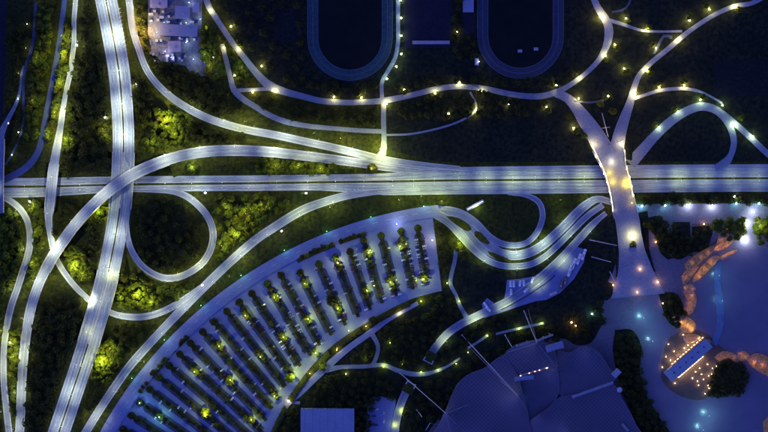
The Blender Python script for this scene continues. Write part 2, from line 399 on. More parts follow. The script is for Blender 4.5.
# the high curved flyover
FLY = [(14, 474, 9.5, 0, 0), (19.5, 432, 9.5, 0, 0), (21, 400, 9.5, .6, 0), (22.5, 370, 9.5, 2, 0), (25.5, 340, 9.8, 3.2, 0), (30.5, 310, 10, 4.6, 0), (38, 286, 10, 5.6, 0), (49, 263, 10, 6.8, 1), (61, 244, 10, 8, 1), (74, 226, 10, 9.5, 1), (90, 208, 10, 11.5, 1), (109, 190.5, 10.5, 13.6, 1),
       (130, 176, 11, 13.6, 1), (152, 165.5, 11, 11.5, 1), (180, 156, 11, 9, 0), (210, 151.3, 11, 7, 0), (240, 150.5, 11, 5, 0), (270, 152, 10.5, 3.4, 0), (300, 155.3, 10, 2, 0), (330, 159, 9.5, .8, 0), (360, 163, 9, .2, 0), (385, 166.5, 9, 0, 0), (415, 169.5, 8, 0, 0), (450, 171.5, 5, 0, 0), (480, 172.5, 3, 0, 0)]
road('fly', FLY, M['ramp'], 'curved_flyover', 'long curved flyover sweeping over both motorways at the interchange', 'flyover', lanes=(0,))
# north ramp off the north-south motorway
road('nramp', [(122, -42, 7, 7, 0), (129, 0, 7, 7, 0), (132.5, 28, 7, 6.8, 0), (139, 50, 6.5, 6.2, 0), (148, 72, 6.5, 5.2, 0), (164, 91, 7, 4, 0), (184, 106, 7.5, 3, 0), (205, 117, 8, 2, 0), (228, 125, 8, 1.2, 0), (250, 130.5, 8, .6, 0), (275, 135, 8, .3, 0), (305, 141.5, 8, 0, 0), (335, 148, 8, 0, 0), (360, 154, 8, 0, 0), (385, 160.5, 9, 0, 0), (420, 165.5, 8, 0, 0), (460, 168.5, 5, 0, 0)], M['ramp'], 'slip_road', 'pale slip road curving from the top of the motorway past the yard', 'slip road', lanes=(0,))
# road that bridges the east-west motorway in the west, then dips under the flyover and the motorway
road('wroad', [(77, -42, 5, 0, 0), (75.5, 0, 5, 0, 0), (74, 20, 5, .4, 0), (74, 40, 5, 1.2, 0), (72, 60, 5, 2.5, 0), (70, 74, 5, 3.4, 0), (66, 92, 5, 4.6, 0), (63, 110, 5.5, 5.6, 0), (60, 130, 6.5, 6.5, 0), (56.5, 150, 8.5, 7, 0), (53.5, 168, 9.5, 7, 1), (51.5, 186, 9.5, 7, 1), (49.8, 203, 9.5, 6.4, 1), (48.5, 218, 7.5, 5, 0), (50, 232, 6.5, 3.4, 0), (52.5, 246, 6, 1.6, 0), (56, 258, 6, .4, 0), (62.5, 270, 6, 0, 0), (72, 283, 6, 0, 0), (82, 293.5, 6, 0, 0), (94, 304, 6, 0, 0), (108, 311.5, 6, 0, 0), (122, 316, 6.5, 0, 0), (140, 317, 7, 0, 0), (156, 314, 7, 0, 0), (171, 307.5, 7, 0, 0), (186, 298, 6.5, 0, 0), (200, 287, 4, 0, 0)], M['ramp'], 'overbridge', 'narrow road bridging the motorway near the western edge', 'bridge', lanes=())
# exit road from the south-west up to the east-west motorway
road('exit', [(62, 474, 8.5), (86, 432, 8.5), (100, 409, 8.5), (114, 388, 8.5), (129, 367, 8.5), (146, 347.5, 8.5), (165, 327, 8.5), (185, 306, 9), (204, 287, 9), (230, 262, 9), (256, 239.5, 9), (273, 228, 9), (291, 216.5, 9), (306, 208.5, 9), (321, 203, 8.5), (345, 196, 8), (368, 192.5, 7), (395, 190.5, 5), (420, 189.5, 3)], M['ramp'], 'exit_road', lanes=(0,))
# loop ramp from the motorway up to the north-south carriageway
lp = [(128, 190.5, 3, 0, 0), (150, 190.5, 4, 0, 0), (170, 191, 6, 0, 0), (186, 196, 7, .4, 0), (199, 206, 7, 1, 0), (208.5, 218, 7, 1.8, 0), (213, 232, 7, 2.5, 0), (211.5, 247, 7, 3.1, 0), (204, 261, 7, 3.8, 0), (192, 271, 7, 4.3, 0), (177, 277.5, 7, 4.8, 0), (162, 277.5, 7, 5.4, 0), (147, 270, 6.5, 5.9, 0), (136.5, 259, 6.5, 6.4, 0), (129.5, 245, 6, 6.8, 0), (127, 230, 5, 7, 0), (127, 214, 4, 7, 0), (129, 198, 2.5, 7, 0)]
road('loop', lp, M['ramp'], 'loop_ramp', 'circular loop ramp around a dark wooded disc beside the flyovers', 'ramp', lanes=())
# west edge roads
road('nwroad', [(70, -42, 5), (64.5, 0, 5), (61.5, 25, 5), (58, 50, 5), (54, 72, 5), (49.5, 96, 5), (45, 120, 5.5), (41.5, 140, 6), (37.5, 153, 6), (29, 165, 7), (17, 173.5, 7), (2, 180, 7), (-20, 183, 6)], M['bluepath'], 'slip_lane', edge=False)
road('swroad', [(-20, 192, 6), (2, 197, 6), (12, 202, 6.5), (20.5, 209.5, 6.5), (26.5, 219, 6.5), (29.5, 231, 6.5), (30, 244, 7), (27, 258, 7), (22.5, 272, 7), (17, 289, 7), (11.5, 305, 7), (7.5, 322, 7), (4.5, 342, 6.5), (3.5, 362, 6.5), (4, 386, 6.5), (6.5, 410, 7), (9, 432, 7), (15, 474, 7)], M['ramp'], 'slip_road_west', lanes=())
road('bridgew', [(-3, 213, 12, 7, 1), (-3, 205, 12, 7, 1), (-3, 180, 12, 7, 1), (-2, 148, 12, 7, 1), (1, 134, 7, 6, 0), (6.5, 122, 4.5, 4, 0), (12, 112, 4, 2, 0), (17, 101, 3, .8, 0), (20, 90, 2.5, 0, 0), (21.5, 75, 2.5, 0, 0), (24, 66, 2.5, 0, 0)], M['path'], 'footbridge', 'blue-lit footbridge over the motorway at the western picture edge', 'bridge', edge=False, bank='darkgrass')
road('wp1', [(37, -20, 3), (35, 15, 3), (34, 35, 3.5), (31, 50, 3.5), (27, 63, 3.5), (23.5, 78, 3), (23.5, 100, 2.5), (23.5, 116, 2), (21, 134, 2), (13, 152, 2), (5, 165, 2)], M['dimpath'], 'footpath', edge=False)
sheet('canal', [(-30, -40), (5, -40), (6, 60), (2, 120), (-30, 130)], .03, M['court'])
# park roads in the north-east
pr = dict(edge=False)
road('park1', [(200, -30, 6), (207, 2, 6), (216, 18, 5.5), (232, 42, 5.5), (246, 60, 6), (258, 75, 7), (270, 86, 9), (286, 92, 7), (305, 97, 6), (322, 101, 6), (345, 102.5, 5.5), (366, 102, 5.5), (384, 100.5, 6), (410, 95.5, 5.5), (436, 89, 5.5), (458, 86.5, 5.5), (484, 88.5, 5.5), (510, 94, 5.5), (535, 96.5, 6), (554, 93, 6), (570, 85, 5), (585, 74, 4.5), (598, 61, 5), (606, 47, 7), (609, 32, 9), (606, 20, 8), (598, 8, 7), (591, -8, 6), (580, -30, 6)], M['path'], 'park_road', **pr)
road('park2', [(222, 44, 4), (226, 60, 5), (230, 76, 5), (234, 90, 6), (243, 99, 6), (255, 106.5, 5.5), (268, 114.5, 5.5), (285, 121.5, 5.5), (308, 126, 5), (335, 128.5, 4.5), (360, 130.5, 4.5), (384, 131.5, 4.5)], M['path'], 'park_road', **pr)
road('park3', [(237, 90.5, 4), (255, 89.5, 3.5), (272, 88.5, 4)], M['path'], 'park_road', **pr)
road('park4', [(383.5, 98, 5), (383.5, 120, 5), (384, 140, 5), (383, 152, 7), (378, 160, 10)], M['path'], 'park_road', **pr)
road('park5', [(386, 135, 2), (410, 134, 2), (436, 129, 2), (458, 122, 2), (474, 112.5, 2), (476, 104, 2), (470, 92, 2)], M['path'], 'footpath', **pr)
road('park6', [(556, 93, 8), (567, 98, 9), (576, 107, 11), (586, 121, 15, 1), (595, 134.5, 17.5, 4), (602, 147, 19, 6.7), (607, 157, 19, 6.8)], M['path'], 'bridge_approach', 'wide blue path climbing to the broad bridge from the west', 'path', edge=False, bank='darkgrass')
road('park7', [(772, -8, 5), (752, 3, 4.5), (735, 6, 4.5), (716, 14, 4.5), (698, 25, 4.5), (683, 36, 5), (668, 49, 5), (652, 62, 5), (640, 74, 5), (634, 88, 6), (630, 103, 8, .4), (625, 117, 10, 1.6), (620.5, 131, 12, 4), (617.5, 145, 14, 6.6), (615, 157, 17, 6.8)], M['path'], 'bridge_approach', 'long blue path winding down from the north-east corner to the broad bridge', 'path', edge=False, bank='darkgrass')
road('park8', [(608, 20, 4), (622, 24, 3.5), (642, 30.5, 2.5), (662, 31.5, 2), (682, 31, 2.5)], M['path'], 'footpath', **pr)
road('park9', [(612, 12, 2), (622, 10, 2), (629, 4, 2), (632, -10, 2)], M['dimpath'], 'footpath', **pr)
road('park10', [(633, 99, 3.5), (645, 95, 3), (660, 90.5, 3.5), (680, 88.5, 3.5), (694, 90, 3), (706, 94, 2), (722, 103, 2)], M['path'], 'footpath', **pr)
road('park11', [(574, 101, 2), (590, 102.5, 1.6), (604, 100, 1.6)], M['dimpath'], 'footpath', **pr)
road('park12', [(672, 38, 3), (664, 36, 3), (654, 54, 2)], M['dimpath'], 'footpath', **pr)
road('neloop', [(630, 164, 12), (640, 153, 11), (654, 137, 9.5), (670, 122, 9), (685, 112, 8.5), (700, 106.5, 8.5), (714, 109, 8), (724, 117, 7.5), (731, 129, 6.5), (734, 142, 6), (731, 155, 6), (725, 163, 9), (715, 168, 6)], M['path'], 'loop_road', **pr)
road('neloop2', [(722, 113, 6), (738, 126, 6), (752, 139, 6), (768, 154, 6), (790, 172, 6)], M['path'], 'loop_road_branch', **pr)
road('trackpath', [(398, -30, 4), (398, 20, 4), (398, 42, 4), (395, 58, 4), (388, 71, 4), (382, 82, 4), (382, 98, 4)], M['path'], 'footpath', **pr)
# sports tracks
def track(cx, top, cyb, ro, ri, yb, tm):
    def ring(r, ry): return [(cx-r, top)]+[(cx-r*math.cos(a), cyb+ry*math.sin(a)) for a in np.linspace(0, PI, 28)]+[(cx+r, top)]
    sheet('running_track', ring(ro, yb-cyb), .06, M[tm])
    sheet('sports_field', ring(ri, (yb-cyb)*ri/ro), .08, M['field'], .05)
    for k in (0, 4, 8):                         # lane lines
        r = ri+(ro-ri)*k/8.01; q = smooth([(x, y, 1, .075) for x, y in ring(r, (yb-cyb)*r/ro)], 3)
        q = np.c_[q, np.zeros(len(q))] if q.shape[1] < 5 else q
        obj('lane_line', strip(q, -.16, .16, name='lane_line', m=M['dimpaint'], lift=.01), kind='structure')
track(350, -60, 38, 42.5, 32, 80.5, 'tealtrack'); track(520.5, -60, 36, 43, 32.5, 78.5, 'track')
sheet('sports_court', [(404, -20), (451, -20), (451, 48), (404, 48)], .06, M['court'])
sheet('sports_court', [(274, 9), (297, 9), (297, 42), (274, 42)], .06, M['faintcourt'])
sheet('sports_court', [(462, -10), (475, -10), (475, 34), (462, 34)], .06, M['court'])
sheet('sports_court', [(714, 60), (800, 60), (800, 96), (714, 96)], .06, M['faintcourt'])
# interchange to the car park
road('s_r1', [(425, 212, 12), (446, 211, 10), (462, 214.5, 9), (476, 224, 9), (488, 236, 8), (500, 243, 6.5), (514, 245.5, 6), (527, 242.5, 6), (537, 232.5, 6), (542.5, 218, 6), (541, 206, 6), (535, 199, 6), (524, 195, 4), (508, 193.5, 3)], M['asphalt'], 'access_road', lanes=())
road('s_r2', [(470, 226, 8), (484, 242, 8), (497, 251, 9), (512, 255.5, 9.5), (528, 253, 9.5), (543, 245, 9.5), (556, 234, 9.5), (566, 224.5, 9.5), (575, 215, 9.5), (586, 205, 9), (598, 199, 7), (614, 203, 6), (634, 209, 8), (642, 211, 8)], M['asphalt'], 'access_road', lanes=(0,))
road('s_r3', [(434, 213, 9), (450, 222, 11), (462, 236, 9), (473, 248.5, 7.5), (485, 258.5, 7), (498, 264.5, 6.5), (512, 266.5, 6.5), (530, 264.5, 6.5), (545, 256.5, 6.5), (558, 245, 6.5), (572, 231, 6.5), (588, 215.5, 6.5), (603, 205, 6)], M['asphalt'], 'access_road', lanes=())
sheet('asphalt_apron', [(436, 206), (456, 208), (475, 221), (492, 239), (502, 250), (495, 259), (480, 252), (462, 240), (450, 228), (436, 218)], .33, M['asphalt'])
for k, q in enumerate(([(446, 216), (455, 217), (464, 221), (470, 226), (471, 230), (466, 231), (458, 226), (450, 220)], [(475, 231), (480, 232), (486, 238), (490, 243), (488, 244.5), (480, 241), (474.5, 235)], [(488, 251), (497, 254), (512, 260.5), (518, 262.5), (512, 263), (500, 260.5), (490, 255)], [(501, 246.5), (507, 248.5), (516, 249), (512, 250), (504, 249.5), (500, 248)])):
    sheet('traffic_island', q, .55, M['bank'], .4, smooth_n=2)
road('s_bus', [(606, 213, 5), (598, 219.5, 6), (590, 227, 7.5), (581, 237, 8), (571, 248, 8), (561, 259, 8.5), (549, 270.5, 9), (536, 281.5, 9), (522, 292, 8.5), (508, 301, 8), (494, 308, 8), (478, 315.5, 8), (463, 323, 8), (450, 331.5, 8), (440, 341.5, 8), (432.5, 352, 8), (428, 361, 8)], M['asphalt'], 'service_road', lanes=())
sheet('bus_apron', [(507, 280), (520, 279), (535, 276), (548, 267), (560, 257), (575, 246), (586, 250), (584, 262), (574, 279), (560, 293), (546, 300), (536, 301), (520, 306), (500, 313), (484, 318), (482, 304), (487, 298), (494, 303), (503, 306), (505, 295)], .10, M['lot'])
DV = smooth([(551, 272, 1), (546, 277, 1), (530, 288, 1), (520, 294.5, 1), (508, 301, 1), (499, 305.5, 1)], 3); DV = np.c_[DV, np.full(len(DV), .75), np.zeros(len(DV))]
obj('kerb_divider', strip(DV, -5.2, -4.5, thick=.7, name='kerb_divider', m=M['island']), kind='structure')
road('s_tun', [(411, 383, 8), (405.5, 393, 8), (400.5, 405, 8), (397, 418, 8), (395, 432, 8), (394, 460, 8)], M['asphalt'], 'service_road', lanes=())
for (x, y, a, wd) in ((427.5, 361.5, 2.05, 9), (411.5, 382.5, -1.05, 9)):        # tunnel mouths
    r = empty('tunnel_portal', P(x, y, 0), -a+PI/2, label='tunnel mouth where the curved service road dives under the trees' if y < 370 else 'tunnel mouth where the short service road comes out beside the car park', category='tunnel')
    b = MB(); b.box(-wd*.55, wd*.55, -.4, .5, 4.6, 6.2); obj('lintel', b.mesh('lintel', M['concrete']), r)
    for sg in (-1, 1):
        b = MB(); b.box(sg*wd*.55-.6, sg*wd*.55+.6, -.5, 4, -.2, 6.0); obj('wing_wall', b.mesh('wing_wall', M['concrete']), r)
    b = MB(); b.box(-wd*.7, wd*.7, .6, 12, 5.0, 5.9); obj('tunnel_cover', b.mesh('tunnel_cover', M['bank']), r)
# footpaths between car park and stadium
road('f1', [(262, 440, 5), (276, 423, 5), (287, 405, 5), (300, 393, 6), (316, 377, 7), (332, 362, 7), (350, 347, 6), (370, 333, 6), (386, 321, 5), (398, 314, 4), (418, 303, 4)], M['lot'], 'footpath', **pr)
road('f2', [(326, 370, 6), (342, 367, 4), (364, 366.5, 4), (384, 365, 4), (396, 370, 4.5), (412, 374, 5), (428, 373.5, 4), (446, 367, 2.5), (460, 358, 2)], M['path'], 'footpath', **pr)
road('f3', [(372, 334, 5), (378, 346, 4), (376, 358, 4), (372, 366, 4)], M['path'], 'footpath', **pr)
road('f4', [(456, 250, 4), (455, 260, 4), (452, 272, 4), (450.5, 284, 4), (456, 295, 3.5), (460, 306, 4), (467, 318, 5)], M['path'], 'footpath', **pr)
road('f5', [(496, 334, 2), (512, 330, 2.5), (526, 327, 2.5), (544, 323, 2.5)], M['path'], 'footpath', **pr)
road('f6', [(468, 348, 2), (478, 342, 2.5), (488, 335, 2.5)], M['path'], 'footpath', **pr)
road('f7', [(300, 403, 3), (290, 402, 3), (280, 398, 3)], M['lot'], 'footpath', **pr)
# ------------------------------------------------------------------ the broad bridge
b0 = [(607.5, 146, 31, 7, 1), (611, 156, 28, 7, 1), (614.5, 168, 23.5, 7, 1), (618.5, 180, 23, 7, 1), (621.8, 195, 22.5, 7, 1), (625, 210, 24, 7, 1), (627.5, 221, 24, 6.4, 0), (629.5, 235, 24, 5, 0), (632, 252, 26, 3, 0), (635, 270, 34, 1.1, 0), (637, 286, 46, 0, 0), (638, 296, 54, -.05, 0)]
road('brb', b0, M['path'], 'broad_footbridge', 'broad flared footbridge glowing yellow above the east-west motorway', 'bridge', edge=False, bank='darkgrass')
LG = bpy.data.lights.new('handrail_glow', 'POINT'); LG.energy = 1500; LG.color = (1, .80, .22); LG.shadow_soft_size = .3
BR = [o for o in C.objects if o.name == 'broad_footbridge'][0]
for pts, st in (([(592.4, 146), (597.2, 156), (603, 168), (607.2, 180), (610.8, 195), (613.2, 210)], 1.9), ([(624.8, 150), (626, 165), (629.8, 180), (632.8, 195)], .9)):
    q = smooth([(x, y, 1, 8.4, 0) for x, y in pts], 3); me = strip(q, -.22, .22, thick=.25, name='handrail_light', m=glow('handrail_glow', (1, .86, .42), st)); me.transform(Matrix.Translation(-BR.location)); obj('handrail_light', me, BR)
    for k in range(0, len(q), 3):
        l = bpy.data.objects.new('handrail_glow', LG); link(l, BR); l.location = P(q[k, 0]+(-.9 if q[0, 0] < 610 else .9), q[k, 1], 8.9)-BR.location
# ------------------------------------------------------------------ plaza, lake
sheet('plaza', [(616, 262), (620, 246), (617, 230), (640, 226), (648, 229), (656, 238), (660, 252), (672, 262), (690, 268), (703, 262), (707, 272), (694, 284), (690, 300), (688, 316), (676, 316), (668, 306), (656, 296), (642, 298), (632, 308), (632, 324), (644, 340), (636, 338), (626, 332), (616, 326), (604, 320), (602, 306), (612, 296), (608, 282), (613, 272)], .07, M['plaza'], smooth_n=3, occ=False)
sheet('plaza', [(637, 204), (740, 203.5), (800, 203.5), (800, 246), (735, 248), (722, 256), (706, 262), (691, 242), (690, 222), (673, 222), (672, 238), (668, 240), (667, 221), (650, 218), (637, 218)], .075, M['plaza'], occ=False)
sheet('lakeside_paving', [(604, 300), (640, 290), (660, 262), (700, 250), (722, 250), (735, 246), (860, 246), (860, 480), (640, 480), (630, 405), (616, 360), (604, 322)], .04, M['plaza'], .1, occ=False)
lake = [(632, 310), (641, 300), (655, 298), (668, 312), (668, 335), (660, 358), (662, 380), (680, 398), (700, 402), (718, 396), (740, 396), (750, 382), (744, 364), (728, 352), (709, 341), (698, 330), (697, 302), (692, 287), (708, 276), (724, 259), (735, 250), (768, 248), (830, 248), (830, 470), (680, 470), (672, 432), (655, 412), (642, 392), (639, 365), (645, 340), (633, 325)]
sheet('lake', lake, .05, M['water'], smooth_n=4, occ=False)
sheet('restaurant_terrace', [(661, 364), (668, 340), (686, 330), (704, 332), (718, 344), (728, 352), (742, 364), (746, 380), (736, 392), (716, 394), (700, 400), (680, 396), (663, 382)], .09, M['terrace'], smooth_n=3, occ=False)
road('plazapath', [(691, 226, 2.5), (706, 224.5, 2.5), (718, 227, 2.5), (724, 231, 2.5), (718, 240, 2.5), (708, 250, 3), (698, 260, 3.5), (688, 268, 4)], M['terrace'], 'footpath', edge=False, occ=False)
for q in ([(667, 238), (688, 238), (691, 250), (684, 258), (676, 259), (668, 252)], [(640, 219), (661, 217), (665, 236), (656, 232), (648, 227)], [(692, 224), (712, 226), (708, 246), (698, 252), (692, 244)], [(628, 241), (637, 240), (638, 247), (646, 255), (652, 268), (646, 274), (636, 266), (630, 254)], [(658, 292), (676, 294), (684, 312), (676, 326), (666, 318)], [(605, 282), (612, 284), (612, 296), (604, 300)], [(738, 226), (742, 216), (742, 236), (734, 238)]):
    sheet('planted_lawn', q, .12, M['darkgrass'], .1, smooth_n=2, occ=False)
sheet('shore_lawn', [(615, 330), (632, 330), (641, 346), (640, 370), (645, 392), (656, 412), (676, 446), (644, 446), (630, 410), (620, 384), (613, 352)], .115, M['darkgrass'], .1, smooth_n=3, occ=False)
road('cause', [(719, 262, 5), (717, 282, 7), (720, 304, 8), (720, 325, 7), (714, 345, 6)], M['shallow'], 'lake_causeway', edge=False)
sheet('stadium_forecourt', [(470, 378), (500, 356), (516, 344), (560, 338), (576, 345), (592, 342), (604, 324), (620, 334), (614, 352), (618, 378), (628, 405), (640, 425), (650, 470), (400, 470), (428, 432), (446, 410)], .06, M['plaza'], smooth_n=4, occ=False)
# ------------------------------------------------------------------ lamps
def light(energy, col, rad=.35, kind='POINT', cone=130):
    key = (round(energy), col, rad, kind, cone)
    if key not in LIGHTS:
        d = bpy.data.lights.new('lamp_light', kind); d.energy = energy; LIGHTS[key] = d
        if kind == 'SPOT': d.spot_size = math.radians(cone); d.spot_blend = .6
        d.color = col; d.shadow_soft_size = rad
    return LIGHTS[key]
LIGHTS = {}
WARM = (1.0, .72, .22); YELLOW = (1.0, .82, .24); GREENW = (.80, 1.0, .42); WHITE = (.95, .96, .80); ROADW = (.96, 1.0, .62); TEAL = (.35, .9, 1.0); BLUEW = (.75, .85, 1.0); ORANGE = (1.0, .48, .14); LIME = (.84, 1.0, .09)
GLOW = {}
def glowm(col, st):
    k = (col, st)
    if k not in GLOW: GLOW[k] = glow('lamp_glow_%d' % len(GLOW), col, st)
    return GLOW[k]
PROTO = {}
def park_lamp(x, y, z=0, h=4.5, col=YELLOW, energy=900, r=.75, st=60, label='', group='', name='park_lamp'):
    k = ('pole', h)
    if k not in PROTO:
        b = MB(); b.tube((0, 0, -.3), (0, 0, h-r*.5), .09, .06, 6); b.tube((0, 0, -.3), (0, 0, .3), .16, .14, 6); PROTO[k] = b.mesh('pole', M['darkmetal'])
    k2 = ('globe', r, col, st, h)
    if k2 not in PROTO:
        b = MB(); b.ball((0, 0, h), r, 10, 6); PROTO[k2] = b.mesh('globe', glowm(col, st), True)
    k3 = ('cap', r, h)
    if k3 not in PROTO:
        b = MB(); b.tube((0, 0, h+r*.93), (0, 0, h+r*1.12), r*.28, r*.12, 8); PROTO[k3] = b.mesh('cap', M['darkmetal'])
    e = empty(name, P(x, y, z), label=label, category='lamp', group=group)
    obj('pole', PROTO[k], e); obj('globe', PROTO[k2], e); obj('cap', PROTO[k3], e)
    l = bpy.data.objects.new('lamp_light', light(energy, col)); link(l, e); l.location = (.25, .1, h-r-.5)
    return e
def mast_lamp(x, y, z, ang, h=11, arms=1, arm=2.6, col=ROADW, energy=9000, st=12, label='', group='', name='street_lamp', cat='street lamp', kind='SPOT'):
    k = ('mpole', h)
    if k not in PROTO:
        b = MB(); b.tube((0, 0, -.5), (0, 0, h), .16, .09, 6); PROTO[k] = b.mesh('pole', M['metal'])
        b = MB(); b.tube((0, 0, h-.5), (arm, 0, h+.35), .08, .06, 5); PROTO[('arm', h, arm)] = b.mesh('arm', M['metal'])
    if ('arm', h, arm) not in PROTO:
        b = MB(); b.tube((0, 0, h-.5), (arm, 0, h+.35), .08, .06, 5); PROTO[('arm', h, arm)] = b.mesh('arm', M['metal'])
    kh = ('head', h, arm)
    if kh not in PROTO:
        b = MB(); b.box(arm-.2, arm+.75, -.2, .2, h+.28, h+.46, top=.8); PROTO[kh] = b.mesh('lamp_head', M['metal'])
    kl = ('lens', h, arm, col, st)
    if kl not in PROTO:
        b = MB(); b.ball((arm+.3, 0, h+.24), .26, 8, 4, .6); PROTO[kl] = b.mesh('lens', glowm(col, st))
    e = empty(name, P(x, y, z), -ang, label=label, category=cat, group=group)
    obj('pole', PROTO[k], e)
    for q in range(arms):
        a = obj('arm', PROTO[('arm', h, arm)], e); hd = obj('lamp_head', PROTO[kh], e); ln = obj('lens', PROTO[kl], hd)
        if q: a.rotation_euler.z = hd.rotation_euler.z = PI
        l = bpy.data.objects.new('lamp_light', light(energy/arms, col, .35, kind)); link(l, e)
        l.location = ((arm+.3)*(-1 if q else 1), 0, h-.25)
    return e
def road_lamps(key, spacing, off, where, fac=None, col=ROADW, energy=9000, h=14.5, arms=1, start=8, skip=None, side_=1, jitter=.28):
    """masts along a road; off = lateral offset in map units from the centre (None: just outside the edge)"""
    s = ROADS[key]; t, n, l = frames(s); d = start; pos = []
    while d < l[-1]:
        i = min(len(s)-1, int(np.searchsorted(l, d))); o = off if off is not None else side_*(s[i, 2]/2+(.25 if s[i, 3] > 1 else 1.0))
        c = s[i, :2]+n[i]*o
        if -6 < c[0] < 774 and -6 < c[1] < 438 and not (skip and skip(c[0], c[1])): pos.append((c[0], c[1], s[i, 3] if s[i, 3] > .8 else 0, math.atan2(-n[i][1]*np.sign(o or 1), -n[i][0]*np.sign(o or 1))))
        d += spacing
    for k, (x, y, z, a) in enumerate(pos):
        mast_lamp(x, y, z, a, h, arms, col=col, energy=energy*(1+jitter*(2*random.random()-1)*2)*(fac(x, y) if fac else 1), label='street lamp, %s from the %s' % (ordinal(k+1), where), group='street lamps '+where.split(' ', 2)[-1])
EN = 7400
def under(x, y): return math.hypot(x-617, y-180) < 16
road_lamps('ewn', 31, 6.6, 'west along the western stretch of the motorway median', energy=EN*.75, arms=2, skip=lambda x, y: x > 400 or 38 < x < 60 or 92 < x < 134)
road_lamps('ewn', 27, 7.4, 'west along the eastern stretch of the motorway median', col=(.86, 1, .40), h=11.5, energy=EN*.72, arms=2, skip=lambda x, y: x < 400 or 596 < x < 636)
road_lamps('nsw', 36, -5.6, 'north along the median of the high motorway', col=(.94, 1, .74), energy=EN*4.0, arms=2, skip=lambda x, y: 158 < y < 214, start=15, fac=lambda x, y: float(np.interp(y, [0, 140, 230, 330, 432], [1, .8, .62, .42, .42])))
road_lamps('fly', 40, None, 'south along the outer rim of the curved flyover', energy=EN*1.75, side_=-1, start=50, skip=lambda x, y: x > 350)
road_lamps('nramp', 36, None, 'north along the slip road past the yard', energy=EN*1.35, side_=-1, start=50, skip=lambda x, y: x > 390)
road_lamps('wroad', 38, None, 'north along the narrow western overbridge road', energy=EN*1.5, side_=-1, start=50)
road_lamps('exit', 40, None, 'south along the long exit road', energy=EN*1.3, side_=1, start=30, skip=lambda x, y: x > 350)
road_lamps('loop', 42, None, 'motorway around the circular loop ramp', energy=EN*1.1, side_=-1, start=70, skip=lambda x, y: x < 134)
road_lamps('swroad', 46, None, 'motorway down the southern slip road at the western edge', energy=EN*.9, side_=1, start=46)
road_lamps('s_r2', 34, None, 'car park along the middle access road', col=(.82, 1, .5), energy=EN*.95, side_=-1, start=60, h=10, skip=lambda x, y: x > 596)
road_lamps('s_r3', 34, None, 'car park along the lower access road', col=(.82, 1, .40), energy=EN*.8, side_=1, start=40, h=10, skip=lambda x, y: x > 590)
road_lamps('s_bus', 40, None, 'bridge along the curving service road', col=(.86, 1, .36), energy=EN*.75, side_=-1, start=26, h=9, skip=lambda x, y: y > 352)
# park lamps where the photograph shows them
def lamps(pos, where, order, **kw):
    pos = sorted(pos, key=(lambda p: p[0]) if order in ('west',) else (lambda p: p[1]))
    for k, p in enumerate(pos):
        q = dict(kw)
        if len(p) > 2: q['energy'] = kw.get('energy', 900)*p[2]
        if len(p) > 3: q['col'] = p[3]
        park_lamp(p[0], p[1], label='globe lamp, %s from the %s %s' % (ordinal(k+1), order, where), group='globe lamps '+where, **q)
PE = 3000
lamps([(210, 11), (231.5, 27), (224.5, 48, .8), (238.5, 49), (262, 66.5, 1.4), (235, 76), (253, 92.5), (274.5, 91.5, 1.6)], 'on the park roads beside the yard', 'north', energy=PE)
lamps([(334, 97.5, .7), (361.5, 98, .7), (386.5, 104, 1.2), (404, 90, .5), (435, 93.5, .7), (459, 83, .9), (481.5, 92, .5), (475, 111, .9), (448.5, 114, .3), (508.5, 104.5, .6), (546, 107, .5), (556, 85.5, 1)], 'along the winding park road', 'west', energy=PE*2.4)
lamps([(600, 18, 2.2, WARM), (625, 19, .8), (614, 45, .5), (605, 56, .8), (578.5, 78, .5), (623.5, 69, .6), (578, 99, 1, WARM), (607.5, 96.5, .4), (573, 128, .8, WARM), (634.5, 94.5, 2.2, WARM), (655, 48.5, .5), (645, 30.5, .8), (677, 40, 1, WARM), (688.5, 21, 1), (708.5, 10, 1.1), (734, 6.5, .9), (646, 71, 1), (658.5, 88, .8, WARM), (683.5, 86, 1.1, WARM)], 'around the northern park junctions', 'west', energy=PE*2.4)
lamps([(699.5, 100.5, 1.3), (721.5, 105.5, .6), (733.5, 125.5, 1.5), (752, 137, .8), (677, 112, .5), (658, 128, .4)], 'along the north-eastern loop road', 'west', energy=PE*1.4, col=GREENW)
lamps([(400.8, 1), (401, 18.5), (401.2, 36.2), (401.3, 54.3), (396.2, 67), (386.8, 79.2)], 'on the path beside the running track', 'north', energy=PE*.35, col=GREENW)
lamps([(39.5, 0), (28, 24.5), (26.7, 48.2), (19.2, 73.7), (19, 99), (9.5, 123.5), (19.5, 132.5), (13, 155)], 'on the dark footpath at the western edge', 'north', energy=PE*.12, col=WHITE, r=.35, st=25)
lamps([(592, 144, 3.6, (1, .72, .28)), (621.5, 143, 3.6, (1, .72, .28)), (611, 162, 2.0, (1, .80, .42)), (608.5, 173, 2.0), (612, 182, 2.2), (626, 183.5, 5), (631, 203, .7)], 'on the broad footbridge', 'north', energy=PE*.7, col=(1, .62, .01), z=7.2, h=5.5, r=.3, st=25)
park_lamp(632, 236.5, 4.9, 7, YELLOW, PE*2.4, 1.9, 40, 'large glowing globe lamp on the plaza ramp south of the bridge', '')
lamps([(655, 242, .5), (612.5, 285, .8), (657, 282, 1), (636.5, 292, .7), (639.5, 269, .9), (726, 229, .6), (703, 224, .5), (662, 303, .3)], 'on the southern plaza', 'west', energy=PE*.5, col=ORANGE, r=.45, st=40)
lamps([(591.5, 313.5, 1, TEAL), (575, 325.5, 1, ORANGE), (571, 322, .6, ORANGE)], 'on the dark lawn above the stadium', 'west', energy=PE*.3)
lamps([(641, 206, .8), (664, 205.5, .9), (687.5, 205.5, 3.4, BLUEW), (711, 205.5, 4.5, BLUEW), (735, 203.5, 1), (757.5, 203.5, 1)], 'along the road south of the motorway', 'west', energy=PE*.9, col=TEAL, h=6)
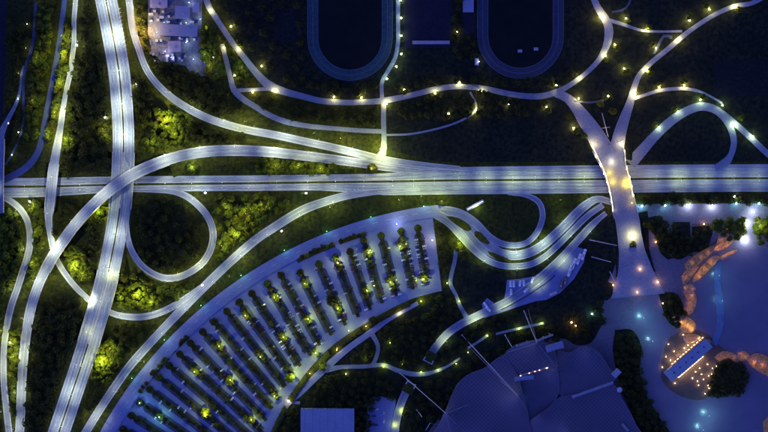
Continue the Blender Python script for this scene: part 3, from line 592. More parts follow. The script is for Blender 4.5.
lamps([(746, 224, 4), (744, 240, 4.5), (752, 212, 2.2)], 'on the white floodlit path by the lake', 'north', energy=PE*1.1, col=BLUEW, h=6, st=20)
park_lamp(456.8, 32.3, 0, 4.5, YELLOW, PE*.3, .4, 40, 'lone yellow globe lamp between the sports courts', '')
# ------------------------------------------------------------------ the fan-shaped car park
FC = (485.0, 643.0)
def F(th, r): a = math.radians(th); return (FC[0]-r*math.sin(a), FC[1]-r*math.cos(a))
RIN = [(5, 356), (12, 352), (20.8, 341), (27.5, 334), (33, 325), (39.5, 313), (46, 300), (66, 296)]
def rin(t): return float(np.interp(t, [a for a, _ in RIN], [b for _, b in RIN]))
fan = [F(t, 439) for t in np.arange(7.0, 66.1, 1)]+[F(t, rin(t)) for t in np.arange(66, 6.9, -1)]
sheet('car_park', fan, .06, M['lot'])
road('perim', [(*F(t, 434.5-(t-10)*.07), 12) for t in np.arange(66, 5.9, -3)], M['lot'], 'perimeter_road', edge=False, lanes=(0,))
for k, (t0, t1, r0, r1) in enumerate(((16.2, 20.0, 424, 430), (20.7, 26.2, 423.5, 430.5), (44, 46.0, 425, 429), (46.6, 47.4, 425, 429), (48.0, 51.5, 424.5, 429.5), (52.2, 54.4, 425, 429))):
    sheet('planting_bed', [F(t, r0) for t in np.linspace(t0, t1, 8)]+[F(t, r1-5*abs(t-(t0+t1)/2)/(t1-t0)) for t in np.linspace(t1, t0, 8)], .42, M['island'], .4)
ISL = [9.2, 11.5, 14.3, 16.8, 19.0, 21.2, 23.7, 26.5, 29, 31.2, 33.7, 35.8, 37.9, 40.1, 42.2, 44.5, 46.6, 48.7, 50.8, 52.9, 55.1, 57.2, 59.4]
BEDS = [(16.2, 20.0), (20.7, 26.2), (44, 46), (48, 51.5), (52.2, 54.4)]
TREELETS = []    # (x, y, radius, strip index)
for i, t in enumerate(ISL):
    r1 = 417.5 if 18 < t < 28 else 424.0; r0 = rin(t)+ (9 if t < 45 else 4); hw = 1.7
    if t < 11: r0 = 365
    q = []
    for a in np.linspace(-90, 90, 7): q.append((hw*1.5*math.sin(math.radians(a)), r1-3+3*math.cos(math.radians(a))))
    q = [(-hw, r0), (-hw, r1-9)]+[(-hw*2.2*math.cos(math.radians(a)), r1-4+4*math.sin(math.radians(a))) for a in np.linspace(0, 180, 8)]+[(hw, r1-9), (hw, r0)]
    def G(o, r): x, y = F(t, r); a = math.radians(t); return (x+o*math.cos(a), y-o*math.sin(a))
    poly = [G(o, r) for o, r in q]
    x, y = F(t, (r0+r1)/2)
    if y < 470:
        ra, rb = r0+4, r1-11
        sheet('parking_bay_paving', [G(-4.8, ra), G(-4.8, rb), G(-2, rb+3), G(2, rb+3), G(4.8, rb), G(4.8, ra)], .075, M['bay'], .05)  # dark band standing in for tree shade and parked cars
        sheet('planting_strip', poly, .42, M['island'], .4)
        v = []; f = []
        for q_ in np.arange(ra+.8, rb, 2.4):
            for o0, o1 in ((-4.75, -1.9), (1.9, 4.75)):
                b_ = len(v); v += [P(*G(o0, q_-.07), .09), P(*G(o1, q_-.07), .09), P(*G(o1, q_+.07), .09), P(*G(o0, q_+.07), .09)]; f.append((b_, b_+1, b_+2, b_+3))
        if (v[1]-v[0]).cross(v[2]-v[0]).z < 0: f = [z_[::-1] for z_ in f]
        obj('bay_lines', mesh('bay_lines', v, f, M['dimpaint']), kind='structure')
    rr = r1-3.6; first = True
    while rr > r0+1:
        x, y = F(t, rr); rad = 4.2 if first else random.uniform(1.7, 3.5)
        if y < 440 and x > -8: TREELETS.append((x+random.uniform(-.5, .5), y+random.uniform(-.5, .5), rad, i))
        rr -= (7 if first else random.uniform(4.8, 9.0)); first = False
for (a, b_) in BEDS:
    for t in np.arange(a+.35, b_-.2, .62):
        TREELETS.append((*F(t+random.uniform(-.1, .1), 427.3+random.uniform(-1, 1)), random.uniform(2.2, 3.4), -1))
# hedge along the inner edge
for k, (a, b) in enumerate(((12.5, 20.0), (21.6, 26.8), (28.2, 32.2), (33.8, 38.8), (40.2, 45.5))):
    v = []; n = 22; 
    for t in np.linspace(a, b, n):
        for o, z in ((-3.2, 0), (-3.0, 1.3), (-1, 1.9), (1, 1.85), (3.0, 1.3), (3.2, 0)):
            x, y = F(t, rin(t)-3.5+o); p = P(x, y, .1)
            v.append(p+Vector((random.uniform(-.45, .45), random.uniform(-.45, .45), z+random.uniform(-.3, .4)*(z > 0))))
    f = [(i*6+j, i*6+j+1, i*6+6+j+1, i*6+6+j) for i in range(n-1) for j in range(5)]
    if (v[f[2][1]]-v[f[2][0]]).cross(v[f[2][2]]-v[f[2][0]]).z < 0: f = [q[::-1] for q in f]
    obj('hedge', mesh('hedge', v, f, M['leafdark']), label='dark clipped hedge, %s from the east along the inner edge of the car park' % ordinal(k+1), category='hedge', group='hedges along the car park')
    x, y = F((a+b)/2, rin((a+b)/2)-3.5)
    for t in np.linspace(a, b, 12): occ_disc(*F(t, rin(t)-3.5), 3)
lamps([(275, 297, 1.1), (246, 315, .9), (308.5, 318.5, 1.3), (338, 308, 1.2), (305, 283, .9), (368.5, 252.5, 1.2), (338, 262.5, 1.2, (.95, 1, .35)), (400, 246, 1.2), (390.5, 282, 1.3), (423, 279, 1.1), (432, 240, .8, (1, .9, .5)), (220, 345.5, 1), (284, 336.5, 1), (316, 352, 1), (195.5, 371, .9), (231, 379, 1.2), (252, 418.5, 1), (206, 414, 1.0), (160.5, 416, .7, (.4, 1, .5)), (261, 356, .9), (275, 395, 1), (294, 375, 1.1), (367, 290, .9), (349, 330, .6), (396.5, 224, .7, BLUEW), (141, 402, .4, TEAL)],
      'in the fan-shaped car park', 'west', energy=PE*2.0, col=LIME, h=9, r=.42, st=14)
lamps([(458, 246, 1.6), (447, 283, .6), (421, 301, .9), (399.5, 314, 1.5, YELLOW), (390, 342.5, .9), (366, 326, 1, YELLOW), (337, 349.5, 1, YELLOW), (310, 373, 1, YELLOW), (288.5, 401, 1.1, YELLOW), (365.5, 357, .7), (346, 373.5, .9, (1, .95, .3)), (383.5, 366.5, 1.2), (402, 364, .4), (421, 371.5, .8), (438, 370, .7), (456, 363.5, .7), (487, 335.5, .6), (518.5, 328.5, 1), (541, 323, .9), (401, 411, 1), (394.5, 425, 1), (459, 301, .5), (468, 352, .3)],
      'on the paths between car park and stadium', 'west', energy=PE*.6, col=LIME, h=4, r=.4, st=14)
lamps([(*F(t, 441), .8) for t in (8, 15, 21, 27, 33.5, 40, 46.5, 53)], 'along the outer edge of the perimeter road', 'west', energy=PE*.4, col=(.3, 1, .75), h=6, r=.25, st=10)
# shaded masts among the interchange trees, several added to light the crowns
TL = [(168.5, 119.5, 2.4), (177, 134, 1), (155, 143, .6), (138.5, 293.5, 2), (124, 296, .8), (152, 300, .9), (76, 266, 2), (86, 274, .8), (103, 359, 2.2), (112, 348, .8), (65, 57.5, 1.3), (64, 36, .8), (63, 84, 1), (58, 112, .9), (67, 138, 1), (48, 134, .8), (235, 232, 1.5), (248, 214, 1.1), (222, 246, .9), (262, 204, .8), (228, 208, .7), (11.5, 341, 1.2), (13, 356, 1), (33, 206, 1.2), (37, 232, .6), (34, 262, .7), (100.5, 211, 1.5, LIME), (300, 166, .8), (322, 168, .9), (278, 166, .7), (372.5, 167, 1), (379, 150, 2.6), (340, 138, .9), (315, 133, .7), (247, 122, 1), (238, 130, .6), (147, 34, 2.4, (1, .62, .2)), (142, 20, 1.2, (1, .75, .25)), (10, 372, .6), (106.5, 130, .9), (193, 166, .9, GREENW), (200, 262, .6), (180, 274, .4), (300, 212, .8, LIME), (330, 206, .8, LIME), (400, 200, .9, (.9, 1, .2)), (440, 201, 1.2, (.9, 1, .2)), (420, 197, .8, (.9, 1, .2)), (145, 360, .6, (.8, 1, .3)), (230, 275, .5, (.7, 1, .3)), (210, 68, .5), (205, 56, .5, GREENW), (242, 68, .6, GREENW), (40, 60, .4), (36, 100, .4), (88, 330, .3), (115, 276, .6), (206.5, 409, .9, LIME), (458, 243, 1.0, LIME), (292, 373, .8, LIME), (320, 362, .6, LIME), (757, 226, .9, LIME), (560, 200, .5, LIME)]
TL.sort()
for k, p in enumerate(TL):
    mast_lamp(p[0], p[1], 0, random.uniform(0, 6.28), h=13, arm=1.2, col=p[3] if len(p) > 3 else (.97, .97, .19), energy=PE*3.0*(p[2]**1.5), kind='POINT', label='tall shaded mast lamp, %s from the west among the trees and verges' % ordinal(k+1), group='mast lamps among the trees')
# lit traffic sign boards beside the slip roads
SG = [(206, 193, 2.7), (306.5, 193.3, 3.1), (282, 231, .6), (203, 285, .6), (31, 201.5, -.4), (106.3, 118, 1.57), (137, 85, -.8), (78, 46, 1.4), (733, 196.5, .8), (11.5, 342, -.5)]
for k, (x, y, a) in enumerate(sorted(SG)):
    e = empty('sign_board', P(x, y, 0), a, label='small lit sign board on a post, %s from the west beside the slip roads' % ordinal(k+1), category='sign', group='sign boards beside the slip roads')
    b = MB(); b.tube((0, 0, -.3), (0, 0, 6.2), .14, .1, 6); obj('post', b.mesh('post', M['metal']), e)
    b = MB(); b.tube((0, 0, 6), (5.5, 0, 6.3), .1, n=5); obj('arm', b.mesh('arm', M['metal']), e)
    b = MB(); b.add([(-1.1, -.9, 5.2), (1.1, -.9, 5.2), (1.1, .7, 7), (-1.1, .7, 7), (-1.1, -.7, 5.1), (1.1, -.7, 5.1), (1.1, .9, 6.9), (-1.1, .9, 6.9)], [(0, 1, 2, 3), (7, 6, 5, 4), (0, 4, 5, 1), (1, 5, 6, 2), (2, 6, 7, 3), (3, 7, 4, 0)]); obj('panel', b.mesh('panel', glowm((.95, .97, 1), 1.4)), e)
    l = bpy.data.objects.new('sign_light', light(PE*.5, WHITE)); link(l, e); l.location = (0, -2.5, 8)
e = empty('roadside_shelter', P(475, 205.3, 0), math.radians(28), label='long greenish white lit shelter roof beside the access road bend', category='shelter')
b = MB(); b.box(-10.5, 10.5, -1.9, 1.9, 3.0, 3.3); obj('roof', b.mesh('roof', M['palroof']), e)
b = MB(); b.box(-9.5, 9.5, -.25, .25, 3.31, 3.5); obj('light_tube', b.mesh('light_tube', glowm((.8, 1, .7), 1.6)), e)
for fx in (-9, 0, 9):
    b = MB(); b.tube((fx, 1.4, -.1), (fx, 1.4, 3), .1, n=6); obj('post', b.mesh('post', M['metal']), e)
l = bpy.data.objects.new('shelter_light', light(PE*1.1, GREENW)); link(l, e); l.location = (0, -3.5, 5)
piers()
# ------------------------------------------------------------------ trees
def crown_arrays(seed, R=5.0, hgt=8.0, n_lobes=9, per=55, size=1.0, low=2.0):
    g = np.random.default_rng(seed); V = []; 
    lobes = [(0, 0, hgt*.72, R*.55)]
    for k in range(n_lobes):
        a = 2*PI*k/n_lobes+g.uniform(-.4, .4); d = R*g.uniform(.38, .66)
        lobes.append((d*math.cos(a), d*math.sin(a), g.uniform(low+R*.3, hgt*.72), R*g.uniform(.30, .48)))
    for (x, y, z, r) in lobes:
        m = int(per*(r/(R*.42))**2)
        d = g.normal(size=(m, 3)); d /= np.linalg.norm(d, axis=1)[:, None]; d[:, 2] = np.where(g.random(m) < .75, np.abs(d[:, 2]), d[:, 2])
        c = np.array((x, y, z))+d*r*(g.uniform(.72, 1.08, (m, 1)))*np.array((1, 1, .8))
        nrm = d*.8+g.normal(size=(m, 3))*.55; nrm /= np.linalg.norm(nrm, axis=1)[:, None]
        u = np.cross(nrm, g.normal(size=(m, 3))); u /= np.linalg.norm(u, axis=1)[:, None]; w_ = np.cross(nrm, u)
        s1 = size*g.uniform(.45, .95, (m, 1)); s2 = size*g.uniform(.35, .8, (m, 1))
        V.append(np.stack([c-u*s1, c-w_*s2+nrm*.12, c+u*s1, c+w_*s2-nrm*.1], 1))
    return np.concatenate(V)          # (quads, 4, 3)
def quads_mesh(name, q, m):
    me = bpy.data.meshes.new(name); n = len(q); me.vertices.add(4*n); me.loops.add(4*n); me.polygons.add(n)
    me.vertices.foreach_set('co', q.reshape(-1).astype(np.float32)); me.loops.foreach_set('vertex_index', np.arange(4*n, dtype=np.int32))
    me.polygons.foreach_set('loop_start', np.arange(0, 4*n, 4, dtype=np.int32)); me.materials.append(m); me.update(calc_edges=True); return me
CR = [crown_arrays(11+k, 5.0, 8.2, 8+k % 3, 60, 1.0) for k in range(7)]
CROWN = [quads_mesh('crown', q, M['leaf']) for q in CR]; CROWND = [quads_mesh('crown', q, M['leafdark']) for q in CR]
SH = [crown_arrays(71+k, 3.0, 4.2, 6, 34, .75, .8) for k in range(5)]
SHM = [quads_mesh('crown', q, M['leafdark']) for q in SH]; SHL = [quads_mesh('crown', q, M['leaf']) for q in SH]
def trunk_mesh(R, h):
    b = MB(); b.tube((0, 0, -.3), (0, 0, h*.45), .05*R+.08, .035*R+.05, 7)
    for k in range(5):
        a = 2*PI*k/5+.3; b.tube((0, 0, h*(.33+.03*k)), (R*.45*math.cos(a), R*.45*math.sin(a), h*(.58+.04*k)), .03*R, .012*R, 5)
    b.tube((0, 0, h*.44), (0, 0, h*.75), .035*R+.05, .03, 5)
    return b.mesh('trunk', M['bark'])
TR = trunk_mesh(5, 8.2); TRS = trunk_mesh(3, 4.2)
def tree(x, y, rad, label, group, dark=False, small=False, name='tree'):
    base = 3.0 if small else 5.0; k = rad*S/base; i = random.randrange(len(SHM if small else CROWN))
    e = empty(name, P(x, y, 0), random.uniform(0, 2*PI), label=label, category='shrub' if small else 'tree', group=group)
    e.scale = (k*random.uniform(.9, 1.1), k*random.uniform(.9, 1.1), min(1.25, max(.6, k))*random.uniform(.85, 1.1))
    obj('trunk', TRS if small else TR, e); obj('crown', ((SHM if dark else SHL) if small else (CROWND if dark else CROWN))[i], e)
def fill(poly, spacing, rads, n_max=999, margin=.55):
    xs = [p[0] for p in poly]; ys = [p[1] for p in poly]; out = []; tries = 0
    while tries < 2500 and len(out) < n_max:
        tries += 1; x = random.uniform(min(xs), max(xs)); y = random.uniform(min(ys), max(ys))
        if not (-6 < x < 774 and -6 < y < 438) or not in_poly(x, y, poly): continue
        r = random.uniform(*rads)
        if not free(x, y, r*margin): continue
        if any((x-a)**2+(y-b)**2 < (spacing*(r+c)/2/np.mean(rads))**2 for a, b, c in out): continue
        out.append((x, y, r))
    return out
REG = [   # group phrase, polygon, spacing, radii, unlit dark leaves
    ('in the yellow-lit row between the two western roads', [(58, 20), (72, 20), (70, 70), (66, 100), (56, 108), (60, 60)], 5, (3, 4.6), 0),
    ('in the lit clump beside the overbridge road', [(50, 98), (72, 92), (76, 150), (60, 158), (44, 140)], 6, (3.2, 5), 0),
    ('in the long row at the western edge', [(32, 0), (52, 0), (50, 50), (42, 100), (36, 140), (26, 140), (34, 70)], 8, (4, 6), 0),
    ('in the yellow-lit clump inside the slip road curve', [(158, 112), (184, 108), (196, 125), (192, 146), (165, 152), (142, 150), (148, 138)], 5.6, (3.2, 5), 0),
    ('on the bank left of the slip road', [(128, 70), (146, 84), (152, 104), (140, 132), (134, 150), (133, 100)], 7, (3.5, 5.5), 1),
    ('in the wood below the slip road', [(190, 118), (225, 128), (250, 136), (232, 144), (200, 146), (180, 148)], 7, (3, 4.5), 1),
    ('in the belt between flyover and motorway', [(258, 160), (285, 161), (335, 165), (362, 170), (330, 172), (258, 173)], 5, (3, 4.6), 0),
    ('in the lit wood inside the exit road', [(200, 197), (280, 194), (288, 205), (258, 228), (238, 246), (220, 262), (216, 245), (216, 222)], 5.6, (3.2, 5.2), 0),
    ('in the clump south of the loop ramp', [(116, 280), (134, 274), (160, 286), (185, 282), (196, 282), (178, 298), (150, 308), (128, 308), (112, 300)], 5.4, (3, 5), 0),
    ('in the yellow-lit clump under the curved flyover', [(64, 248), (80, 248), (92, 262), (94, 280), (82, 282), (70, 270)], 5, (3, 4.8), 0),
    ('in the lit clump between motorway and exit road', [(108, 338), (122, 346), (120, 362), (108, 382), (92, 382), (92, 364)], 5, (3, 4.8), 0),
    ('beside the slip road at the western edge', [(0, 300), (5, 300), (6, 330), (22, 330), (18, 360), (14, 432), (11, 432), (12, 360), (0, 350)], 5, (2.6, 4.2), 0),
    ('between the slip road and the overbridge road', [(32, 200), (46, 206), (46, 240), (36, 270), (28, 288), (32, 250)], 5.5, (3, 5), 0),
    ('west of the southern slip road', [(0, 212), (16, 212), (24, 230), (22, 256), (10, 290), (0, 300)], 6.5, (3.5, 5.5), 0),
    ('beside the yard at the park road', [(200, 30), (206, 24), (226, 50), (226, 74), (210, 80), (202, 56)], 6, (3.5, 5.2), 0),
    ('in the park wedge between the lamps', [(222, 20), (238, 62), (255, 82), (240, 86), (230, 66)], 7, (3, 4.5), 0),
    ('along the winding park road', [(395, 100), (420, 98), (450, 93), (490, 94), (520, 100), (556, 100), (540, 112), (480, 118), (430, 118), (400, 118)], 8.5, (3.5, 5.2), 1),
    ('on the lawn south of the running track', [(290, 84), (330, 92), (380, 94), (384, 86), (440, 78), (452, 80), (560, 84), (580, 62), (570, 80), (500, 84), (430, 86)], 9, (3.5, 5.5), 1),
    ('around the curve of the loop ramp', [(136, 205), (160, 198), (185, 206), (204, 225), (204, 245), (190, 264), (165, 272), (145, 262), (136, 245)], 7.5, (4, 6), 1),
    ('on the bank between flyover and high motorway', [(92, 220), (105, 212), (100, 240), (88, 282), (84, 262)], 7, (3.6, 5), 1),
    ('between the motorways and the overbridge', [(60, 198), (92, 200), (72, 222), (56, 240), (58, 212)], 6.5, (3.5, 5), 1),
    ('on the lawn among the lit paths', [(395, 235), (446, 222), (452, 252), (440, 300), (400, 310), (392, 352), (420, 366), (395, 366), (366, 362), (350, 362), (385, 330), (436, 296)], 7.5, (3.4, 5), 1),
    ('along the south side of the motorway', [(640, 195), (768, 195), (768, 203), (640, 204)], 6.5, (3, 4.5), 1),
    ('on the plaza beside the broad bridge', [(642, 224), (660, 218), (676, 226), (672, 258), (660, 250), (652, 234)], 6.5, (3.2, 4.6), 1),
    ('by the white floodlit path', [(712, 222), (742, 218), (742, 236), (728, 240), (712, 228)], 6.5, (3.6, 4.8), 0),
    ('in the beds on the southern plaza', [(628, 240), (640, 243), (646, 256), (650, 270), (640, 276), (632, 266)], 6, (2.8, 4), 1),
    ('east of the white floodlit path', [(753, 218), (768, 220), (768, 242), (756, 242)], 7, (3.6, 4.8), 0),
    ('between the plaza and the lake canopies', [(658, 292), (676, 294), (684, 312), (676, 326), (666, 318)], 5, (2.6, 3.8), 1),
    ('on the dark lawn below the blue-lit terrace', [(667, 236), (690, 236), (708, 228), (706, 248), (684, 258), (670, 254)], 6.5, (2.6, 4), 1),
    ('behind the lake restaurant', [(712, 372), (722, 362), (740, 362), (748, 378), (742, 392), (725, 396), (708, 394)], 6, (3.6, 5), 1),
]
n_t = 0; EXTRA = []
for phrase, poly, sp, rads, dark in REG:
    pts = fill(poly, sp*.84, rads, 44)
    random.shuffle(pts)
    keep = 12 if not dark else 4
    EXTRA += [(x, y, r, dark) for x, y, r in pts[keep:]]; pts = pts[:keep]
    vert = (max(p[1] for p in poly)-min(p[1] for p in poly)) > (max(p[0] for p in poly)-min(p[0] for p in poly))
    pts.sort(key=lambda p: p[1] if vert else p[0])
    for k, (x, y, r) in enumerate(pts):
        tree(x, y, r, 'leafy tree, %s from the %s %s' % (ordinal(k+1), 'north' if vert else 'west', phrase), 'trees '+phrase, dark); n_t += 1
for (x, y, r, lab) in ((193, 168.5, 6.5, 'round green tree standing alone between flyover and motorway'), (238, 165, 4.5, 'small round tree on the grass below the flyover curve'), (101, 213, 4.2, 'bright green tree between the flyover and the high motorway'), (93, 244, 6.5, 'dark round tree left of the high motorway'), (206.5, 413, 6.2, 'large bright green round tree in the south-west of the car park'), (372, 168, 5.6, 'dark tree standing on the grass tip where the ramps merge'), (441, 203, 3.4, 'dark tree at the bend of the perimeter road'), (458, 247, 5, 'bright lime-lit tree beside the access road'), (323, 367, 4.5, 'lime-lit tree beside the inner hedge'), (290, 377, 5.5, 'lime-lit tree at the end of the parking strips'), (332, 300, 6.5, 'big dark tree in the middle of the car park'), (292, 418, 6, 'dark round tree left of the long roof'), (374, 320, 5, 'dark tree on the lawn beside the lamp path'), (107.5, 139, 6, 'small lit tree on the verge west of the high motorway'), (632.5, 244.5, 3.6, 'dark green tree under the large globe lamp'), (757, 231, 5, 'bright green tree right of the white floodlit path')):
    tree(x, y, r, lab, '', dark='dark' in lab); n_t += 1
near = []
for (x, y, r) in ((405, 92, 3.6), (437, 96, 3.8), (461, 80, 3.2), (482, 94, 4.2), (478, 114, 3.6), (451, 116, 4), (510, 107, 3.8), (548, 110, 4), (558, 82, 3.2), (610, 99, 3.4), (576, 131, 3.6), (580, 80, 3.6), (616, 48, 3.4), (628, 20, 3.2), (626, 72, 4), (648, 27, 3), (652, 45, 3.4), (690, 17.5, 3.8), (706, 6.5, 3.6), (738, 10, 3.6), (650, 73, 3.8), (658, 84.5, 3.2), (683, 82, 3.6), (702, 97, 3.4), (756, 142, 4.4), (674, 109, 3.2), (654, 125, 3.4), (740, 118, 3.6), (337, 94, 3.4), (358, 94, 3.2), (600, 104, 4), (590, 112, 3.6), (612, 112, 4), (606, 60, 3), (213, 6, 3), (240, 44, 3.4), (236, 24, 3.4), (568, 116, 4), (584, 136, 3.6), (720, 102, 3)):
    if free(x, y, 1): near.append((x, y, r))
near.sort()
for k, (x, y, r) in enumerate(near):
    tree(x, y, r, 'small tree close to a globe lamp, %s from the west in the northern park' % ordinal(k+1), 'small trees at the park lamps'); n_t += 1
LOTL = sorted([(275, 297), (246, 315), (308.5, 318.5), (338, 308), (305, 283), (368.5, 252.5), (338, 262.5), (400, 246), (390.5, 282), (423, 279), (220, 345.5), (284, 336.5), (316, 352), (195.5, 371), (231, 379), (252, 418.5), (160.5, 416), (261, 356), (275, 395), (367, 290)])
for k, (x, y) in enumerate(LOTL):
    tree(x+2.2, y+2.6, 2.9, 'lime-lit tree touching a car park lamp, %s from the west' % ordinal(k+1), 'lime-lit trees at the car park lamps', name='lamp_tree', small=True)
    tree(x-2.2, y-2.6, 3.6, 'dark round tree just above a car park lamp, %s from the west' % ordinal(k+1), 'dark trees at the car park lamps', name='lamp_tree', small=True, dark=True)
cnt = {}
for (x, y, r, i) in TREELETS:
    cnt[i] = cnt.get(i, 0)+1
    tree(x, y, r, 'low round shrub, %s from the outer road along %s parking strip from the east' % (ordinal(cnt[i]), ordinal(i+1)) if i >= 0 else 'low round shrub, %s from the east in the beds beside the perimeter road' % ordinal(cnt[i]), 'shrubs on the parking strips', dark=random.random() < .72, small=True, name='shrub')  # small planted trees of the parking strips and beds
# dark woods that read as one mass
WOODS = [([(76, -5), (97, -5), (110, 90), (112, 172), (62, 176), (66, 140), (74, 90), (78, 40)], 7.5, (4.5, 7)), ([(30, 300), (86, 300), (80, 340), (60, 400), (46, 438), (26, 438), (30, 360)], 8, (4.5, 7)),
         ([(130, -5), (146, 10), (148, 60), (140, 44), (134, 20)], 6, (3, 4)), ([(156, 70), (200, 78), (228, 96), (240, 110), (220, 118), (190, 102), (168, 86)], 7, (3.5, 5.5)), ([(240, 100), (260, 96), (300, 106), (330, 110), (376, 110), (376, 126), (300, 120), (262, 106)], 6.5, (3, 5)),
         ([(98, 385), (120, 368), (126, 352), (112, 392), (96, 420), (86, 424)], 6.5, (3, 4.5)), ([(120, 322), (150, 322), (160, 324), (130, 352), (124, 344), (112, 330)], 7, (3, 5)), ([(300, 396), (318, 382), (340, 374), (372, 372), (392, 382), (392, 396), (360, 404), (300, 404)], 7, (3.5, 5.5)), ([(296, 404), (300, 438), (280, 438), (286, 415)], 6, (3, 4)), ([(356, 402), (372, 400), (366, 438), (356, 438)], 6, (3, 4.5)),
         ([(404, 396), (420, 385), (452, 372), (490, 350), (512, 336), (540, 330), (600, 300), (604, 318), (580, 340), (540, 338), (510, 345), (470, 372), (450, 395), (440, 420), (420, 434), (402, 430)], 7.5, (3.5, 5.5)), ([(430, 368), (436, 352), (470, 328), (520, 303), (512, 322), (480, 334), (450, 356)], 6.5, (3, 4.5)), ([(396, 330), (430, 310), (455, 300), (462, 320), (440, 338), (424, 358), (408, 366), (396, 352)], 7.5, (3.5, 5.5)),
         ([(617, 334), (632, 334), (640, 346), (640, 370), (645, 392), (656, 412), (672, 438), (644, 438), (630, 410), (620, 384), (615, 352)], 4.6, (3.5, 5.5)), ([(0, 10), (14, 20), (18, 60), (14, 100), (4, 118), (4, 60)], 9, (4, 6)), ([(0, 320), (2, 320), (2, 432), (0, 432)], 6, (3, 4)), ([(10, 40), (40, 0), (40, 60), (30, 120), (25, 150), (14, 150), (20, 100)], 8, (4, 5.5)),
         ([(460, -4), (476, 36), (474, 56), (455, 60), (452, 30)], 8, (3.5, 5)), ([(214, -4), (300, -4), (302, 60), (306, 84), (285, 84), (262, 62), (240, 40)], 13, (3.5, 5.5)), ([(150, 60), (180, 66), (200, 76), (170, 78)], 6, (3, 4.5))]
Q = []; QM = []
for (x, y, r, dk) in EXTRA+[(x, y, r, 1) for poly, sp, rads in WOODS for (x, y, r) in fill(poly, sp, rads, 60)]:
    p = P(x, y, 0); a = random.uniform(0, 2*PI); k = r*S/5.0; c, s_ = math.cos(a)*k, math.sin(a)*k
    q = random.choice(CR)[::1 if not dk else 2]
    Q.append(np.stack([q[..., 0]*c-q[..., 1]*s_+p.x, q[..., 0]*s_+q[..., 1]*c+p.y, q[..., 2]*random.uniform(.8, 1.15)], -1)); QM += [dk]*len(q)
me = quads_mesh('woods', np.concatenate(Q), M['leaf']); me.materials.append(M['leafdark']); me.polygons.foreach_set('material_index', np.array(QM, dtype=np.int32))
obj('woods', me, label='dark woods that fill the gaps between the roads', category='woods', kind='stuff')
# ------------------------------------------------------------------ vehicles
def car_mesh(paint):
    b = MB()
    prof = [(-2.15, .42), (-2.2, .72), (-1.5, .92), (-.75, .98), (2.05, .95), (2.2, .75), (2.15, .40)]
    def loft(rings, mi):          # rings of (x, half width, z0, z1)
        v = []; f = []
        for (x, hw, z0, z1) in rings: v += [(x, -hw, z0), (x, hw, z0), (x, hw*.93, z1), (x, -hw*.93, z1)]
        for i in range(len(rings)-1):
            a = 4*i; f += [(a+j, a+(j+1) % 4, a+4+(j+1) % 4, a+4+j) for j in range(4)]
        f += [(3, 2, 1, 0), tuple(len(v)-4+j for j in range(4))]
        b.add(v, f, mi)
    loft([(-2.2, .72, .38, .66), (-1.9, .86, .28, .78), (-.9, .89, .25, .95), (1.0, .89, .25, .96), (1.9, .86, .28, .92), (2.2, .74, .4, .8)], 0)
    loft([(-.95, .80, .94, .97), (-.35, .70, .94, 1.40), (.95, .68, .94, 1.42), (1.75, .74, .93, .99)], 1)
    b.box(-.32, .95, -.62, .62, 1.40, 1.455, 0, .95)
    for x in (-1.35, 1.35):
        for y in (-.8, .8): b.tube((x, y-.1, .32), (x, y+.1, .32), .32, n=8, mi=2)
    for y in (-.6, .6): b.box(-2.22, -2.12, y-.15, y+.15, .56, .7, 3); b.box(2.12, 2.22, y-.15, y+.15, .6, .74, 4)
    return b.mesh('car', [CM[paint], M['glass'], M['rubber'], M['wall'], CM['red']])
CARM = {k: car_mesh(k) for k in CARS}
ncar = 0; PALETTE = ['white', 'silver', 'silver', 'grey', 'black', 'dark blue', 'red', 'white', 'brown', 'black']
for i, t in enumerate(ISL):
    dens = .72 if t < 13 else .40 if t < 15 else .24 if 15 < t < 24 else .22 if 28 < t < 36 else .12
    for sg, sname in ((-1, 'west'), (1, 'east')):
        k = 0; r = 414.0
        while r > rin(t)+12 and ncar < 292:
            r -= 2.5
            hot = dens*(2.0 if (28 < t < 34 and r < 385) or (t > 15 and t < 20 and r > 390) else 1)
            if random.random() > hot: continue
            x, y = F(t, r); a = math.radians(t); o = sg*(1.7+1.9)
            x += o*math.cos(a); y -= o*math.sin(a)
            if not (4 < x < 764 and 4 < y < 428): continue
            k += 1; c = random.choice(PALETTE)
            obj('parked_car', CARM[c], None, P(x, y, .085), a+(PI if random.random() < .5 else 0)+random.uniform(-.03, .03), label='%s car, %s from outer road, %s side of %s parking strip from the east' % (c, ordinal(k), sname, ordinal(i+1)), category='car', group='cars in the fan-shaped car park'); ncar += 1
